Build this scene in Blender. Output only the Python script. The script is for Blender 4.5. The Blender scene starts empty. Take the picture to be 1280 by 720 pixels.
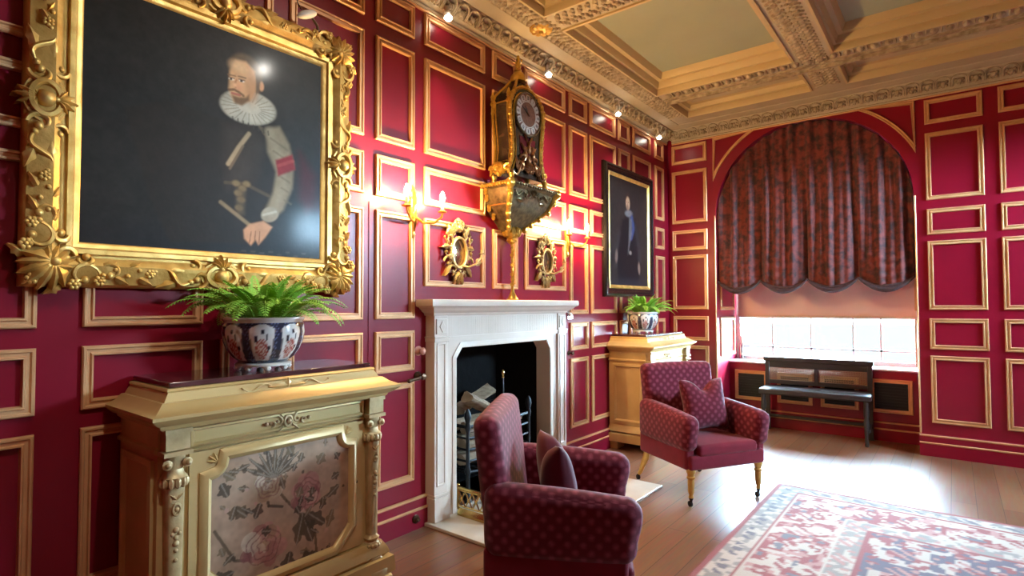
import bpy, bmesh, math, random
import numpy as np
from mathutils import Vector, Matrix
random.seed(7); rng = np.random.default_rng(7)
PI = math.pi
sc = bpy.context.scene
COL = sc.collection

# ---------------------------------------------------------------- materials
def lin(c):
    return tuple((v/255/12.92 if v/255 <= .04045 else ((v/255+.055)/1.055)**2.4) for v in c)

def mat(name, col, rough=.5, metal=0., spec=.5, col2=None, nscale=8., namt=1., bump=0., bscale=30., coat=0.,
        vcol=False, emit=None, estr=0., sheen=0., stretch=None, detail=4.):
    m = bpy.data.materials.new(name); m.use_nodes = True
    nt = m.node_tree; N = nt.nodes; L = nt.links
    b = N['Principled BSDF']
    b.inputs['Base Color'].default_value = (*lin(col), 1)
    b.inputs['Roughness'].default_value = rough
    b.inputs['Metallic'].default_value = metal
    b.inputs['Specular IOR Level'].default_value = spec
    b.inputs['Coat Weight'].default_value = coat
    b.inputs['Coat Roughness'].default_value = .12
    b.inputs['Sheen Weight'].default_value = sheen
    tc = N.new('ShaderNodeTexCoord')
    src = tc.outputs['Object']
    if stretch:
        mp = N.new('ShaderNodeMapping'); mp.inputs['Scale'].default_value = stretch
        L.new(src, mp.inputs['Vector']); src = mp.outputs['Vector']
    base = None
    if vcol:
        a = N.new('ShaderNodeVertexColor'); a.layer_name = 'Col'; base = a.outputs['Color']
        L.new(base, b.inputs['Base Color'])
    if col2 is not None:
        n = N.new('ShaderNodeTexNoise'); n.inputs['Scale'].default_value = nscale; n.inputs['Detail'].default_value = detail
        L.new(src, n.inputs['Vector'])
        r = N.new('ShaderNodeValToRGB'); r.color_ramp.elements[0].position = .5-.22/namt; r.color_ramp.elements[1].position = .5+.22/namt
        r.color_ramp.elements[0].color = (*lin(col), 1); r.color_ramp.elements[1].color = (*lin(col2), 1)
        L.new(n.outputs['Fac'], r.inputs['Fac']); L.new(r.outputs['Color'], b.inputs['Base Color'])
    if bump:
        n2 = N.new('ShaderNodeTexNoise'); n2.inputs['Scale'].default_value = bscale; n2.inputs['Detail'].default_value = 3
        L.new(src, n2.inputs['Vector'])
        bp = N.new('ShaderNodeBump'); bp.inputs['Strength'].default_value = bump; bp.inputs['Distance'].default_value = .01
        L.new(n2.outputs['Fac'], bp.inputs['Height']); L.new(bp.outputs['Normal'], b.inputs['Normal'])
    if emit:
        b.inputs['Emission Color'].default_value = (*lin(emit), 1); b.inputs['Emission Strength'].default_value = estr
    return m

def fabric(name, ground, dot, s=.05, dotr=.30):
    """woven upholstery with a small lozenge lattice, laid out on box UVs in metres"""
    m = mat(name, ground, rough=.85, sheen=.18, spec=.2)
    nt = m.node_tree; N = nt.nodes; L = nt.links; b = N['Principled BSDF']
    uv = N.new('ShaderNodeUVMap'); uv.uv_map = 'UVMap'
    mp = N.new('ShaderNodeMapping'); mp.inputs['Rotation'].default_value = (0, 0, PI/4); mp.inputs['Scale'].default_value = (1/s, 1/s, 1)
    L.new(uv.outputs['UV'], mp.inputs['Vector'])
    fr = N.new('ShaderNodeVectorMath'); fr.operation = 'FRACTION'; L.new(mp.outputs['Vector'], fr.inputs[0])
    su = N.new('ShaderNodeVectorMath'); su.operation = 'SUBTRACT'; su.inputs[1].default_value = (.5, .5, 0); L.new(fr.outputs[0], su.inputs[0])
    sep = N.new('ShaderNodeSeparateXYZ'); L.new(su.outputs[0], sep.inputs[0])
    cmb = N.new('ShaderNodeCombineXYZ'); L.new(sep.outputs[0], cmb.inputs[0]); L.new(sep.outputs[1], cmb.inputs[1])
    ln = N.new('ShaderNodeVectorMath'); ln.operation = 'LENGTH'; L.new(cmb.outputs[0], ln.inputs[0])
    no = N.new('ShaderNodeTexNoise'); no.inputs['Scale'].default_value = 4/s; L.new(uv.outputs['UV'], no.inputs['Vector'])
    ad = N.new('ShaderNodeMath'); ad.operation = 'MULTIPLY_ADD'; ad.inputs[1].default_value = .25; ad.inputs[2].default_value = -.12
    L.new(no.outputs['Fac'], ad.inputs[0])
    a2 = N.new('ShaderNodeMath'); a2.operation = 'ADD'; L.new(ln.outputs['Value'], a2.inputs[0]); L.new(ad.outputs[0], a2.inputs[1])
    r = N.new('ShaderNodeValToRGB'); e = r.color_ramp.elements
    e[0].position = dotr*.35; e[0].color = (*lin(dot), 1); e[1].position = dotr*1.4; e[1].color = (*lin(ground), 1)
    L.new(a2.outputs[0], r.inputs['Fac']); L.new(r.outputs['Color'], b.inputs['Base Color'])
    return m

M = {}
M['red'] = mat('red_lacquered_panelling', (134, 12, 38), rough=.33, spec=.36, col2=(124, 10, 34), nscale=3, bump=.04, bscale=6)
M['gilt_line'] = mat('gilded_panel_moulding', (224, 176, 126), rough=.38, metal=.28, col2=(208, 154, 108), nscale=9)
M['gilt'] = mat('carved_giltwood', (236, 198, 116), rough=.42, metal=.6, col2=(196, 150, 72), nscale=14, bump=.25, bscale=40)
M['gilt_pale'] = mat('pale_giltwood', (205, 178, 120), rough=.4, metal=.55, col2=(160, 130, 78), nscale=22, bump=.25, bscale=50)
M['ormolu'] = mat('ormolu', (232, 190, 92), rough=.28, metal=.85, col2=(184, 138, 56), nscale=25, bump=.2, bscale=60)
M['ormolu_grey'] = mat('dull_brass_inlay', (140, 122, 86), rough=.3, metal=.75, col2=(84, 72, 52), nscale=30, namt=1.2, bump=.25, bscale=60)
M['tortoise'] = mat('dark_tortoiseshell_veneer', (28, 22, 19), rough=.22, col2=(56, 45, 33), nscale=18, namt=1.5, coat=.5)
M['cabinet'] = mat('parcel_gilt_cabinet_wood', (218, 188, 128), rough=.4, metal=.2, col2=(198, 166, 108), nscale=5, stretch=(1, .3, 1), bump=.06, bscale=20)
M['cabinet_light'] = mat('worn_gilt_carving', (214, 188, 138), rough=.4, metal=.25, col2=(180, 150, 102), nscale=18, bump=.15, bscale=40)
M['dark_marble'] = mat('dark_red_marble', (58, 24, 28), rough=.12, col2=(92, 58, 58), nscale=7, namt=1.6, coat=.6, detail=8)
M['marble'] = mat('cream_marble', (230, 211, 194), rough=.3, col2=(218, 196, 176), nscale=4, detail=8)
M['hearth'] = mat('pale_hearth_stone', (222, 212, 196), rough=.35, col2=(204, 188, 166), nscale=5, detail=6)
M['soot'] = mat('sooty_black_iron', (9, 8, 8), rough=.9, spec=.2, col2=(17, 15, 15), nscale=12, bump=.3, bscale=25)
M['iron'] = mat('wrought_iron', (34, 34, 36), rough=.5, metal=.6, bump=.2, bscale=60)
M['log'] = mat('split_log', (112, 88, 66), rough=.9, col2=(160, 138, 112), nscale=14, stretch=(1, 1, 4), bump=.5, bscale=30)
M['log_end'] = mat('sawn_log_face', (186, 164, 136), rough=.85, col2=(150, 124, 96), nscale=12)
M['brass'] = mat('polished_brass', (206, 178, 112), rough=.22, metal=.95, col2=(176, 146, 84), nscale=14)
M['plaster'] = mat('ochre_cream_plaster', (192, 180, 156), rough=.7, col2=(177, 164, 138), nscale=4, bump=.15, bscale=25)
M['plaster_orn'] = mat('modelled_plaster_ornament', (192, 177, 150), rough=.6, col2=(142, 126, 102), nscale=22, namt=1.3, bump=.4, bscale=45)
M['plaster_edge'] = mat('gilded_plaster_edge', (196, 175, 132), rough=.5, metal=.05)
M['sage'] = mat('sage_green_ceiling_field', (162, 168, 146), rough=.75, col2=(153, 159, 138), nscale=2)
M['seat_red'] = mat('plain_crimson_seat_cloth', (126, 20, 40), rough=.8, sheen=.15, spec=.2, col2=(112, 16, 34), nscale=12, bump=.1, bscale=120)
M['velvet'] = mat('dark_wine_velvet', (92, 14, 34), rough=.8, sheen=.25, spec=.2, col2=(78, 12, 30), nscale=10)
M['chair'] = fabric('wine_fabric_with_small_lozenges', (98, 16, 36), (140, 58, 74), s=.044, dotr=.30)
M['chair_pillow'] = fabric('wine_cushion_fabric_with_small_lozenges', (94, 16, 34), (132, 54, 70), s=.042, dotr=.30)
M['legwood'] = mat('gilt_turned_leg', (216, 172, 92), rough=.35, metal=.45, col2=(186, 140, 66), nscale=14)
M['caster'] = mat('dark_caster', (30, 26, 24), rough=.4, metal=.4)
M['porcelain'] = mat('painted_porcelain', (230, 228, 222), rough=.12, vcol=True, coat=.6)
M['white_china'] = mat('white_china', (226, 222, 212), rough=.15, coat=.5)
M['fern'] = mat('fern_green', (150, 202, 78), rough=.5, spec=.3, col2=(110, 170, 54), nscale=16)
M['canvas'] = mat('varnished_oil_painting', (60, 50, 40), rough=.42, vcol=True, coat=.08, spec=.14, bump=.05, bscale=60)
M['black_frame'] = mat('ebonised_frame', (22, 20, 20), rough=.25, coat=.3)
M['silk'] = mat('printed_silk_panel', (170, 150, 136), rough=.6, vcol=True)
M['rug'] = mat('woven_rug_pile', (150, 80, 76), rough=.9, sheen=.1, spec=.15, vcol=True, bump=.3, bscale=160)
M['curtain'] = mat('paisley_curtain', (58, 34, 36), rough=.85, sheen=.2, col2=(122, 52, 48), nscale=17, namt=1.7, detail=6)
M['curtain_trim'] = mat('dark_curtain_hem', (42, 26, 28), rough=.85, col2=(84, 50, 46), nscale=30)
M['darkwood'] = mat('dark_oak', (30, 24, 23), rough=.4, col2=(46, 37, 33), nscale=6, stretch=(1, 8, 8), coat=.1)
M['cane'] = mat('woven_cane', (150, 122, 96), rough=.7)
M['grille'] = mat('black_grille_metal', (14, 14, 16), rough=.5, metal=.3)
M['chrome'] = mat('chrome', (210, 212, 216), rough=.15, metal=1)
M['bronze'] = mat('dark_bronze', (86, 66, 50), rough=.3, metal=.85)
M['knob_pink'] = mat('painted_rose_knob', (206, 140, 120), rough=.3, metal=.3)
M['white_paint'] = mat('white_gloss_paint', (236, 236, 236), rough=.3)
M['mirror'] = mat('old_mirror_glass', (196, 178, 140), rough=.12, metal=.95)
M['dial_brass'] = mat('chased_dial_centre', (140, 100, 82), rough=.4, metal=.5, col2=(108, 74, 60), nscale=60)
M['enamel'] = mat('white_enamel', (216, 212, 206), rough=.25)
M['ink'] = mat('dark_blue_enamel', (26, 24, 40), rough=.3)
M['candle'] = mat('ivory_candle_sleeve', (240, 222, 180), rough=.5)
M['bulb'] = mat('lit_candle_bulb', (255, 220, 160), rough=.4, emit=(255, 204, 134), estr=2200)
M['spot_lens'] = mat('lit_spot_lens', (255, 250, 240), rough=.4, emit=(255, 246, 226), estr=40)
M['spot_body'] = mat('white_spot_housing', (216, 210, 204), rough=.4)

# wooden floor
def floor_mat():
    m = mat('polished_oak_boards', (120, 74, 44), rough=.24, spec=.55)
    nt = m.node_tree; N = nt.nodes; L = nt.links; b = N['Principled BSDF']
    tc = N.new('ShaderNodeTexCoord')
    mp = N.new('ShaderNodeMapping'); mp.inputs['Rotation'].default_value = (0, 0, PI/2)
    L.new(tc.outputs['Object'], mp.inputs['Vector'])
    br = N.new('ShaderNodeTexBrick'); br.inputs['Scale'].default_value = 1
    br.inputs['Brick Width'].default_value = 1.7; br.inputs['Row Height'].default_value = .14; br.inputs['Mortar Size'].default_value = .0018
    br.inputs['Color1'].default_value = (*lin((114, 70, 43)), 1); br.inputs['Color2'].default_value = (*lin((136, 88, 56)), 1)
    br.inputs['Mortar'].default_value = (*lin((52, 28, 18)), 1)
    L.new(mp.outputs['Vector'], br.inputs['Vector'])
    mp2 = N.new('ShaderNodeMapping'); mp2.inputs['Scale'].default_value = (22, 1.6, 1); L.new(tc.outputs['Object'], mp2.inputs['Vector'])
    no = N.new('ShaderNodeTexNoise'); no.inputs['Scale'].default_value = 2.2; no.inputs['Detail'].default_value = 6; L.new(mp2.outputs['Vector'], no.inputs['Vector'])
    mx = N.new('ShaderNodeMix'); mx.data_type = 'RGBA'; mx.blend_type = 'OVERLAY'; mx.inputs['Factor'].default_value = .55
    L.new(br.outputs['Color'], mx.inputs['A']); L.new(no.outputs['Color'], mx.inputs['B'])
    hs = N.new('ShaderNodeHueSaturation'); hs.inputs['Saturation'].default_value = .95; hs.inputs['Value'].default_value = .95
    L.new(mx.outputs['Result'], hs.inputs['Color']); L.new(hs.outputs['Color'], b.inputs['Base Color'])
    mr = N.new('ShaderNodeMapRange'); mr.inputs['To Min'].default_value = .26; mr.inputs['To Max'].default_value = .46
    L.new(no.outputs['Fac'], mr.inputs['Value']); L.new(mr.outputs['Result'], b.inputs['Roughness'])
    return m
M['floor'] = floor_mat()

def glass_mat():
    m = bpy.data.materials.new('window_glass'); m.use_nodes = True
    N = m.node_tree.nodes; L = m.node_tree.links; N.clear()
    o = N.new('ShaderNodeOutputMaterial'); t = N.new('ShaderNodeBsdfTransparent'); g = N.new('ShaderNodeBsdfGlossy')
    g.inputs['Roughness'].default_value = .02; t.inputs['Color'].default_value = (.96, .98, .98, 1)
    mx = N.new('ShaderNodeMixShader'); mx.inputs['Fac'].default_value = .06
    L.new(t.outputs[0], mx.inputs[1]); L.new(g.outputs[0], mx.inputs[2]); L.new(mx.outputs[0], o.inputs['Surface'])
    return m
M['glass'] = glass_mat()

def blind_mat():
    m = bpy.data.materials.new('translucent_blind_cloth'); m.use_nodes = True
    N = m.node_tree.nodes; L = m.node_tree.links; N.clear()
    o = N.new('ShaderNodeOutputMaterial'); t = N.new('ShaderNodeBsdfTranslucent'); d = N.new('ShaderNodeBsdfDiffuse')
    t.inputs['Color'].default_value = (*lin((214, 168, 150)), 1); d.inputs['Color'].default_value = (*lin((232, 200, 184)), 1)
    mx = N.new('ShaderNodeMixShader'); mx.inputs['Fac'].default_value = .006
    L.new(d.outputs[0], mx.inputs[1]); L.new(t.outputs[0], mx.inputs[2]); L.new(mx.outputs[0], o.inputs['Surface'])
    return m
M['blind'] = blind_mat()

# ---------------------------------------------------------------- mesh builder
class MB:
    def __init__(s): s.v = []; s.f = []; s.mi = []; s.c = None; s.M = None
    def add(s, vs, fs, mi=0):
        o = len(s.v)
        if s.M is None: s.v += [tuple(map(float, p)) for p in vs]
        else: s.v += [tuple(s.M @ Vector(p)) for p in vs]
        s.f += [tuple(i+o for i in f) for f in fs]; s.mi += [mi]*len(fs)
    def box(s, x0, x1, y0, y1, z0, z1, mi=0):
        s.add([(x0, y0, z0), (x1, y0, z0), (x1, y1, z0), (x0, y1, z0), (x0, y0, z1), (x1, y0, z1), (x1, y1, z1), (x0, y1, z1)],
              [(0, 3, 2, 1), (4, 5, 6, 7), (0, 1, 5, 4), (1, 2, 6, 5), (2, 3, 7, 6), (3, 0, 4, 7)], mi)
    def loft(s, rings, cap=True, close=True, mi=0):
        n = len(rings[0]); vs = [p for r in rings for p in r]; fs = []
        for i in range(len(rings)-1):
            for j in range(n if close else n-1):
                k = (j+1) % n; fs.append((i*n+j, i*n+k, (i+1)*n+k, (i+1)*n+j))
        if cap: fs.append(tuple(range(n-1, -1, -1))); fs.append(tuple(range((len(rings)-1)*n, len(rings)*n)))
        s.add(vs, fs, mi)
    def lathe(s, prof, n=24, o=(0, 0, 0), ax='z', cap=True, mi=0, sq=0):
        def P(r, h, a):
            c, d = math.cos(a), math.sin(a)
            if sq: k = 1/max(abs(c), abs(d)); c, d = c*(1-sq+sq*k), d*(1-sq+sq*k)
            q = {'z': (r*c, r*d, h), 'x': (h, r*c, r*d), 'y': (r*d, h, r*c)}[ax]
            return (q[0]+o[0], q[1]+o[1], q[2]+o[2])
        s.loft([[P(r, h, 2*PI*(j+.5)/n) for j in range(n)] for r, h in prof], cap, True, mi)
    def tube(s, pts, rad, n=8, mi=0, cap=True, closed=False):
        pts = [Vector(p) for p in pts]; m = len(pts)
        if not isinstance(rad, (list, tuple)): rad = [rad]*m
        T = []
        for i in range(m):
            a = pts[i-1] if (i > 0 or closed) else pts[i]; b = pts[(i+1) % m] if (i < m-1 or closed) else pts[i]
            t = b-a; T.append(t.normalized() if t.length > 1e-9 else Vector((0, 0, 1)))
        u = T[0].orthogonal().normalized(); rings = []
        for i in range(m):
            u = u-T[i]*u.dot(T[i]); u = u.normalized() if u.length > 1e-6 else T[i].orthogonal().normalized()
            w = T[i].cross(u)
            rings.append([tuple(pts[i]+(u*math.cos(2*PI*j/n)+w*math.sin(2*PI*j/n))*rad[i]) for j in range(n)])
        if closed: rings.append(rings[0])
        s.loft(rings, cap and not closed, True, mi)
    def blob(s, o, r, n=8, m=6, mi=0, R=None):
        if not isinstance(r, (list, tuple)): r = (r, r, r)
        vs = []; fs = []
        for i in range(1, m):
            t = PI*i/m
            for j in range(n):
                a = 2*PI*j/n; p = Vector((r[0]*math.sin(t)*math.cos(a), r[1]*math.sin(t)*math.sin(a), r[2]*math.cos(t)))
                if R: p = R @ p
                vs.append((p[0]+o[0], p[1]+o[1], p[2]+o[2]))
        for s_ in (1, -1):
            p = Vector((0, 0, r[2]*s_)); p = R @ p if R else p
            vs.append((p[0]+o[0], p[1]+o[1], p[2]+o[2]))
        T, B = len(vs)-2, len(vs)-1
        for i in range(m-2):
            for j in range(n):
                k = (j+1) % n; fs.append((i*n+j, (i+1)*n+j, (i+1)*n+k, i*n+k))
        for j in range(n):
            k = (j+1) % n; fs.append((T, j, k)); fs.append((B, (m-2)*n+k, (m-2)*n+j))
        s.add(vs, fs, mi)
    def grid(s, fn, nu, nv, mi=0, closeu=False):
        vs = [fn(i/(nu if closeu else nu-1), j/(nv-1)) for j in range(nv) for i in range(nu)]; fs = []
        for j in range(nv-1):
            for i in range(nu if closeu else nu-1):
                k = (i+1) % nu; fs.append((j*nu+i, j*nu+k, (j+1)*nu+k, (j+1)*nu+i))
        s.add(vs, fs, mi)
    def prism(s, poly, h0, h1, f=lambda a, b, h: (h, a, b), mi=0):
        n = len(poly)
        vs = [f(a, b, h0) for a, b in poly]+[f(a, b, h1) for a, b in poly]
        fs = [tuple(range(n-1, -1, -1)), tuple(range(n, 2*n))]+[(i, (i+1) % n, n+(i+1) % n, n+i) for i in range(n)]
        s.add(vs, fs, mi)
    def rbox(s, x0, x1, y0, y1, z0, z1, r=.03, puff=(0, 0, 0), n=7, fn=None, mi=0):
        lo = Vector((x0, y0, z0)); hi = Vector((x1, y1, z1)); ce = (lo+hi)/2; ha = (hi-lo)/2
        r = min(r, *(h*.98 for h in ha))
        def line(h):
            inner = h-r; k = 4
            a = [-inner-r*math.sin(PI/4*(1-i/k))/math.sin(PI/4) for i in range(k)]
            m_ = [-inner+2*inner*i/(n-1) for i in range(n)]
            return a+m_+[-q for q in reversed(a)]
        Ls = [line(h) for h in ha]
        def shape(p):
            q = Vector([max(-(ha[i]-r), min(ha[i]-r, p[i])) for i in range(3)]); d = p-q
            if d.length > 1e-9: q = q+d.normalized()*r
            for i in range(3):
                if puff[i]:
                    a, b = (i+1) % 3, (i+2) % 3
                    k = max(0, 1-(p[a]/ha[a])**2)*max(0, 1-(p[b]/ha[b])**2)
                    q[i] += puff[i]*k*(p[i]/ha[i])
            q = q+ce
            return fn(q) if fn else q
        for ax in range(3):
            a, b = (ax+1) % 3, (ax+2) % 3
            for sg in (-1, 1):
                vs = []
                for vb in Ls[b]:
                    for va in Ls[a]:
                        p = Vector((0, 0, 0)); p[ax] = sg*ha[ax]; p[a] = va; p[b] = vb; vs.append(tuple(shape(p)))
                nu, nv = len(Ls[a]), len(Ls[b])
                s.add(vs, [(j*nu+i, j*nu+i+1, (j+1)*nu+i+1, (j+1)*nu+i) for j in range(nv-1) for i in range(nu-1)], mi)
    def rframe(s, a0, a1, b0, b1, prof, f=lambda a, b, h: (h, a, b), mi=0):
        """mitred rectangular moulding; prof = [(inset, height)]"""
        rings = [[f(a0+d, b0+d, h), f(a1-d, b0+d, h), f(a1-d, b1-d, h), f(a0+d, b1-d, h)] for d, h in prof]
        s.loft(rings, False, True, mi)
    def pframe(s, poly, prof, f=lambda a, b, h: (h, a, b), mi=0):
        """mitred moulding round any counter-clockwise polygon"""
        n = len(poly); rings = []
        nr = []
        for i in range(n):
            p0, p1, p2 = Vector(poly[i-1]), Vector(poly[i]), Vector(poly[(i+1) % n])
            e1 = (p1-p0).normalized(); e2 = (p2-p1).normalized()
            n1 = Vector((-e1[1], e1[0])); n2 = Vector((-e2[1], e2[0])); q = (n1+n2)
            q = q/max(.3, q.length_squared/2); nr.append(q)
        for d, h in prof: rings.append([f(poly[i][0]+nr[i][0]*d, poly[i][1]+nr[i][1]*d, h) for i in range(n)])
        s.loft(rings, False, True, mi)

def obj(name, mb, m, parent=None, bevel=0, weld=True, angle=40, uv=False, label=None, sub=0, solid=0):
    me = bpy.data.meshes.new(name); me.from_pydata(mb.v, [], mb.f)
    ms = m if isinstance(m, (list, tuple)) else [m]
    for q in ms: me.materials.append(q)
    if len(ms) > 1: me.polygons.foreach_set('material_index', mb.mi)
    if mb.c is not None:
        at = me.color_attributes.new('Col', 'FLOAT_COLOR', 'POINT')
        at.data.foreach_set('color', np.concatenate([np.asarray(mb.c, float), np.ones((len(mb.v), 1))], 1).ravel())
    bm = bmesh.new(); bm.from_mesh(me)
    if weld and mb.c is None: bmesh.ops.remove_doubles(bm, verts=bm.verts, dist=2e-5)
    bmesh.ops.recalc_face_normals(bm, faces=bm.faces)
    if uv:
        ul = bm.loops.layers.uv.new('UVMap')
        for f in bm.faces:
            n = f.normal; k = max(range(3), key=lambda i: abs(n[i]))
            for l in f.loops:
                p = l.vert.co; l[ul].uv = ((p[1], p[2]), (p[0], p[2]), (p[0], p[1]))[k]
    bm.to_mesh(me); bm.free()
    me.shade_smooth(); me.set_sharp_from_angle(angle=math.radians(angle))
    o = bpy.data.objects.new(name, me); COL.objects.link(o)
    if parent: o.parent = parent
    if bevel:
        b = o.modifiers.new('b', 'BEVEL'); b.width = bevel; b.segments = 2; b.limit_method = 'ANGLE'; b.angle_limit = math.radians(40)
    if solid:
        b = o.modifiers.new('s', 'SOLIDIFY'); b.thickness = solid
    if label: o['label'] = label
    return o

def tag(o, label, cat, group=None):
    o['label'] = label; o['category'] = cat
    if group: o['group'] = group
    return o
def thing(name, label, cat, loc=(0, 0, 0), rz=0, group=None):
    o = bpy.data.objects.new(name, None); COL.objects.link(o); o.empty_display_size = .1
    o.location = loc; o.rotation_euler = (0, 0, rz)
    return tag(o, label, cat, group)
def struct(name, mb, m, parent=None, **k):
    o = obj(name, mb, m, parent, **k)
    if not parent: o['kind'] = 'structure'
    return o
def kids(o): return [c for c in bpy.data.objects if c.parent == o]
def dup(root, loc, rz, label, mirror=False):
    r = root.copy(); COL.objects.link(r); r.location = loc; r.rotation_euler = (0, 0, rz); r['label'] = label
    for ch in kids(root):
        c = ch.copy(); COL.objects.link(c); c.parent = r
        for g in kids(ch):
            d = g.copy(); COL.objects.link(d); d.parent = c
    return r

LW = lambda a, b, h: (h, a, b)                 # left wall: a = y, b = z, h outwards
FY = 6.5
FWL = lambda a, b, h: (a, FY-h, b)             # far wall

# ---------------------------------------------------------------- carving helpers
class Orn:
    """carved ornament on a plane given by f(a,b,h)"""
    def __init__(s, mb, f=LW): s.mb = mb; s.f = f
    def P(s, pts): return [s.f(*p) for p in pts]
    def cscroll(s, a, b, r, a0, sweep, t, h=.02, end=.3, n=16, ball=True):
        pts = []; rad = []
        for i in range(n+1):
            k = i/n; rr = r*(1-(1-end)*k); an = a0+sweep*k
            # keep the start fixed while the radius shrinks
            pts.append((a+rr*math.cos(an), b+rr*math.sin(an), h+t*.6*math.sin(PI*k))); rad.append(t*(.55+.45*math.sin(PI*min(1, k*1.2+.1)))*(1-.35*k))
        s.mb.tube(s.P(pts), rad, 6)
        if ball: s.mb.blob(s.f(*pts[-1]), t*1.25, 6, 5)
    def sscroll(s, a0, b0, a1, b1, bend, t, h=.02):
        dx, dy = a1-a0, b1-b0; n = 14; pts = []
        for i in range(n+1):
            k = i/n; o = bend*math.sin(2*PI*k)
            pts.append((a0+dx*k-dy*o, b0+dy*k+dx*o, h+t*.5*math.sin(PI*k)))
        s.mb.tube(s.P(pts), [t*(.5+.5*math.sin(PI*i/n)) for i in range(n+1)], 6)
        for q in (pts[0], pts[-1]): s.mb.blob(s.f(*q), t*1.2, 6, 5)
    def leaf(s, a, b, ang, L, W, h=.02, lift=.02, curl=.0):
        ca, sa = math.cos(ang), math.sin(ang); n = 6; m = 5; vs = []; fs = []
        for i in range(n+1):
            k = i/n; w = W*.5*math.sin(PI*min(1, .12+.88*k)**.8)*(1+.22*math.sin(k*PI*5)); w = max(w, W*.04)
            cu = curl*k*k
            for j in range(m):
                q = (j/(m-1)-.5)*2; x = L*k; y = q*w+cu*L
                vs.append(s.f(a+ca*x-sa*y, b+sa*x+ca*y, h+lift*math.sin(PI*(.15+.8*k))*(1-.55*q*q)+(.004 if abs(q) < .1 else 0)))
        for i in range(n):
            for j in range(m-1): fs.append((i*m+j, i*m+j+1, (i+1)*m+j+1, (i+1)*m+j))
        s.mb.add(vs, fs)
        # underside so that the leaf has a body
        o = [s.f(a+ca*L*.03, b+sa*L*.03, 0), s.f(a+ca*L*.97, b+sa*L*.97, 0)]
        s.mb.add([vs[0], vs[m-1], vs[-1], vs[-m], o[0], o[1]], [(0, 4, 5, 3), (1, 2, 5, 4)])
    def shell(s, a, b, ang, R, n=7, h=.02, spread=2.6, lift=.03):
        for i in range(n):
            an = ang+spread*(i/(n-1)-.5); s.leaf(a, b, an, R*(1-.18*abs(i/(n-1)-.5)*2), R*.42, h, lift)
        s.mb.blob(s.f(a, b, h+lift*.6), R*.16, 8, 6)
    def ball(s, a, b, r, h=.02): s.mb.blob(s.f(a, b, h), r, 8, 6)
    def ring(s, a, b, ra, rb, t, h=.02, n=28):
        s.mb.tube(s.P([(a+ra*math.cos(2*PI*i/n), b+rb*math.sin(2*PI*i/n), h) for i in range(n)]), t, 6, closed=True)
    def rose(s, a, b, r, h=.02):
        for i in range(6):
            an = i*PI/3; s.mb.blob(s.f(a+r*.55*math.cos(an), b+r*.55*math.sin(an), h), r*.42, 6, 5)
        s.mb.blob(s.f(a, b, h+r*.3), r*.35, 6, 5)

# ================================================================ THE ROOM
W, YB, H0 = 5.4, -1.6, 3.50
mb = MB(); mb.box(-.4, W+.2, YB-.1, 7.5, -.1, 0); floor = struct('floor', mb, M['floor'])

FC = 3.285                                                    # centre of the fireplace
mb = MB()                                                     # fireplace wall with the fire opening left out
mb.box(-.45, 0, YB, FC-.562, 0, H0+.2); mb.box(-.45, 0, FC+.562, FY+.2, 0, H0+.2); mb.box(-.45, 0, FC-.562, FC+.562, 1.13, H0+.2)
wall_left = struct('wall_left', mb, M['red'])
mb = MB()
mb.add([(-.0695, FC-.558, 0), (-.0695, FC+.558, 0), (-.0695, FC+.558, 1.125), (-.0695, FC-.558, 1.125),
        (-.42, FC-.44, 0), (-.42, FC+.44, 0), (-.42, FC+.44, 1.125), (-.42, FC-.44, 1.125)],
       [(0, 4, 7, 3), (4, 5, 6, 7), (5, 1, 2, 6), (0, 1, 5, 4), (3, 7, 6, 2)])
struct('firebox_lining', mb, M['soot'], wall_left)

PROF = [(0, 0), (0, .013), (.005, .019), (.012, .019), (.016, .012), (.027, .012), (.031, .02), (.037, .02), (.041, .0)]
def panel(par, a0, a1, b0, b1, f=LW):
    m_ = MB(); m_.rframe(a0, a1, b0, b1, PROF, f); return obj('panel_moulding', m_, M['gilt_line'], par, angle=30)
ROWS = [(3.12, 3.33), (2.40, 3.03), (2.06, 2.31), (1.32, 1.975), (.995, 1.245), (.305, .925)]
cols = [(.31, .54), (.68, 1.13), (1.21, 1.45), (1.54, 2.01), (4.25, 4.56), (4.62, 5.13), (5.20, 5.45), (5.53, 5.98), (6.10, 6.345), (-.30, .22), (-.95, -.38)]
for a0, a1 in cols:
    for b0, b1 in ROWS: panel(wall_left, a0, a1, b0, b1)
for a0, a1 in ((2.49, 3.09), (3.18, 3.48), (3.575, 4.18)):
    for b0, b1 in ROWS[:3]+[(1.527, 1.972)]: panel(wall_left, a0, a1, b0, b1)
for b0, b1 in ROWS[:3]: panel(wall_left, 2.095, 2.402, b0, b1)
# jib door hidden in the panelling, left of the chimneypiece
mb = MB(); mb.box(-.004, .005, 2.055, 2.47, .20, 2.02); door = struct('door_1', mb, M['red'])
for b0, b1 in ROWS[3:]: panel(door, 2.095, 2.402, b0, b1, lambda a, b, h: (h+.004, a, b))
mb = MB(); mb.lathe([(.030, .005), (.032, .012), (.022, .016), (.014, .03), (.020, .038), (.024, .052), (.016, .064), (.004, .068)], 20, (0, 2.440, 1.112), 'x')
obj('door_knob', mb, M['knob_pink'], door)
mb = MB(); mb.lathe([(.030, .005), (.030, .012), (.018, .018), (.010, .03), (.010, .055)], 20, (0, 2.436, .952), 'x')
mb.tube([(.055, 2.436, .952), (.058, 2.40, .945), (.056, 2.355, .94), (.05, 2.33, .935)], [.011, .012, .010, .013], 8)
mb.blob((.05, 2.33, .935), .014); mb.lathe([(.018, .05), (.022, .058), (.02, .068), (.006, .074)], 16, (0, 2.436, .952), 'x')
obj('door_handle', mb, M['bronze'], door)

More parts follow.
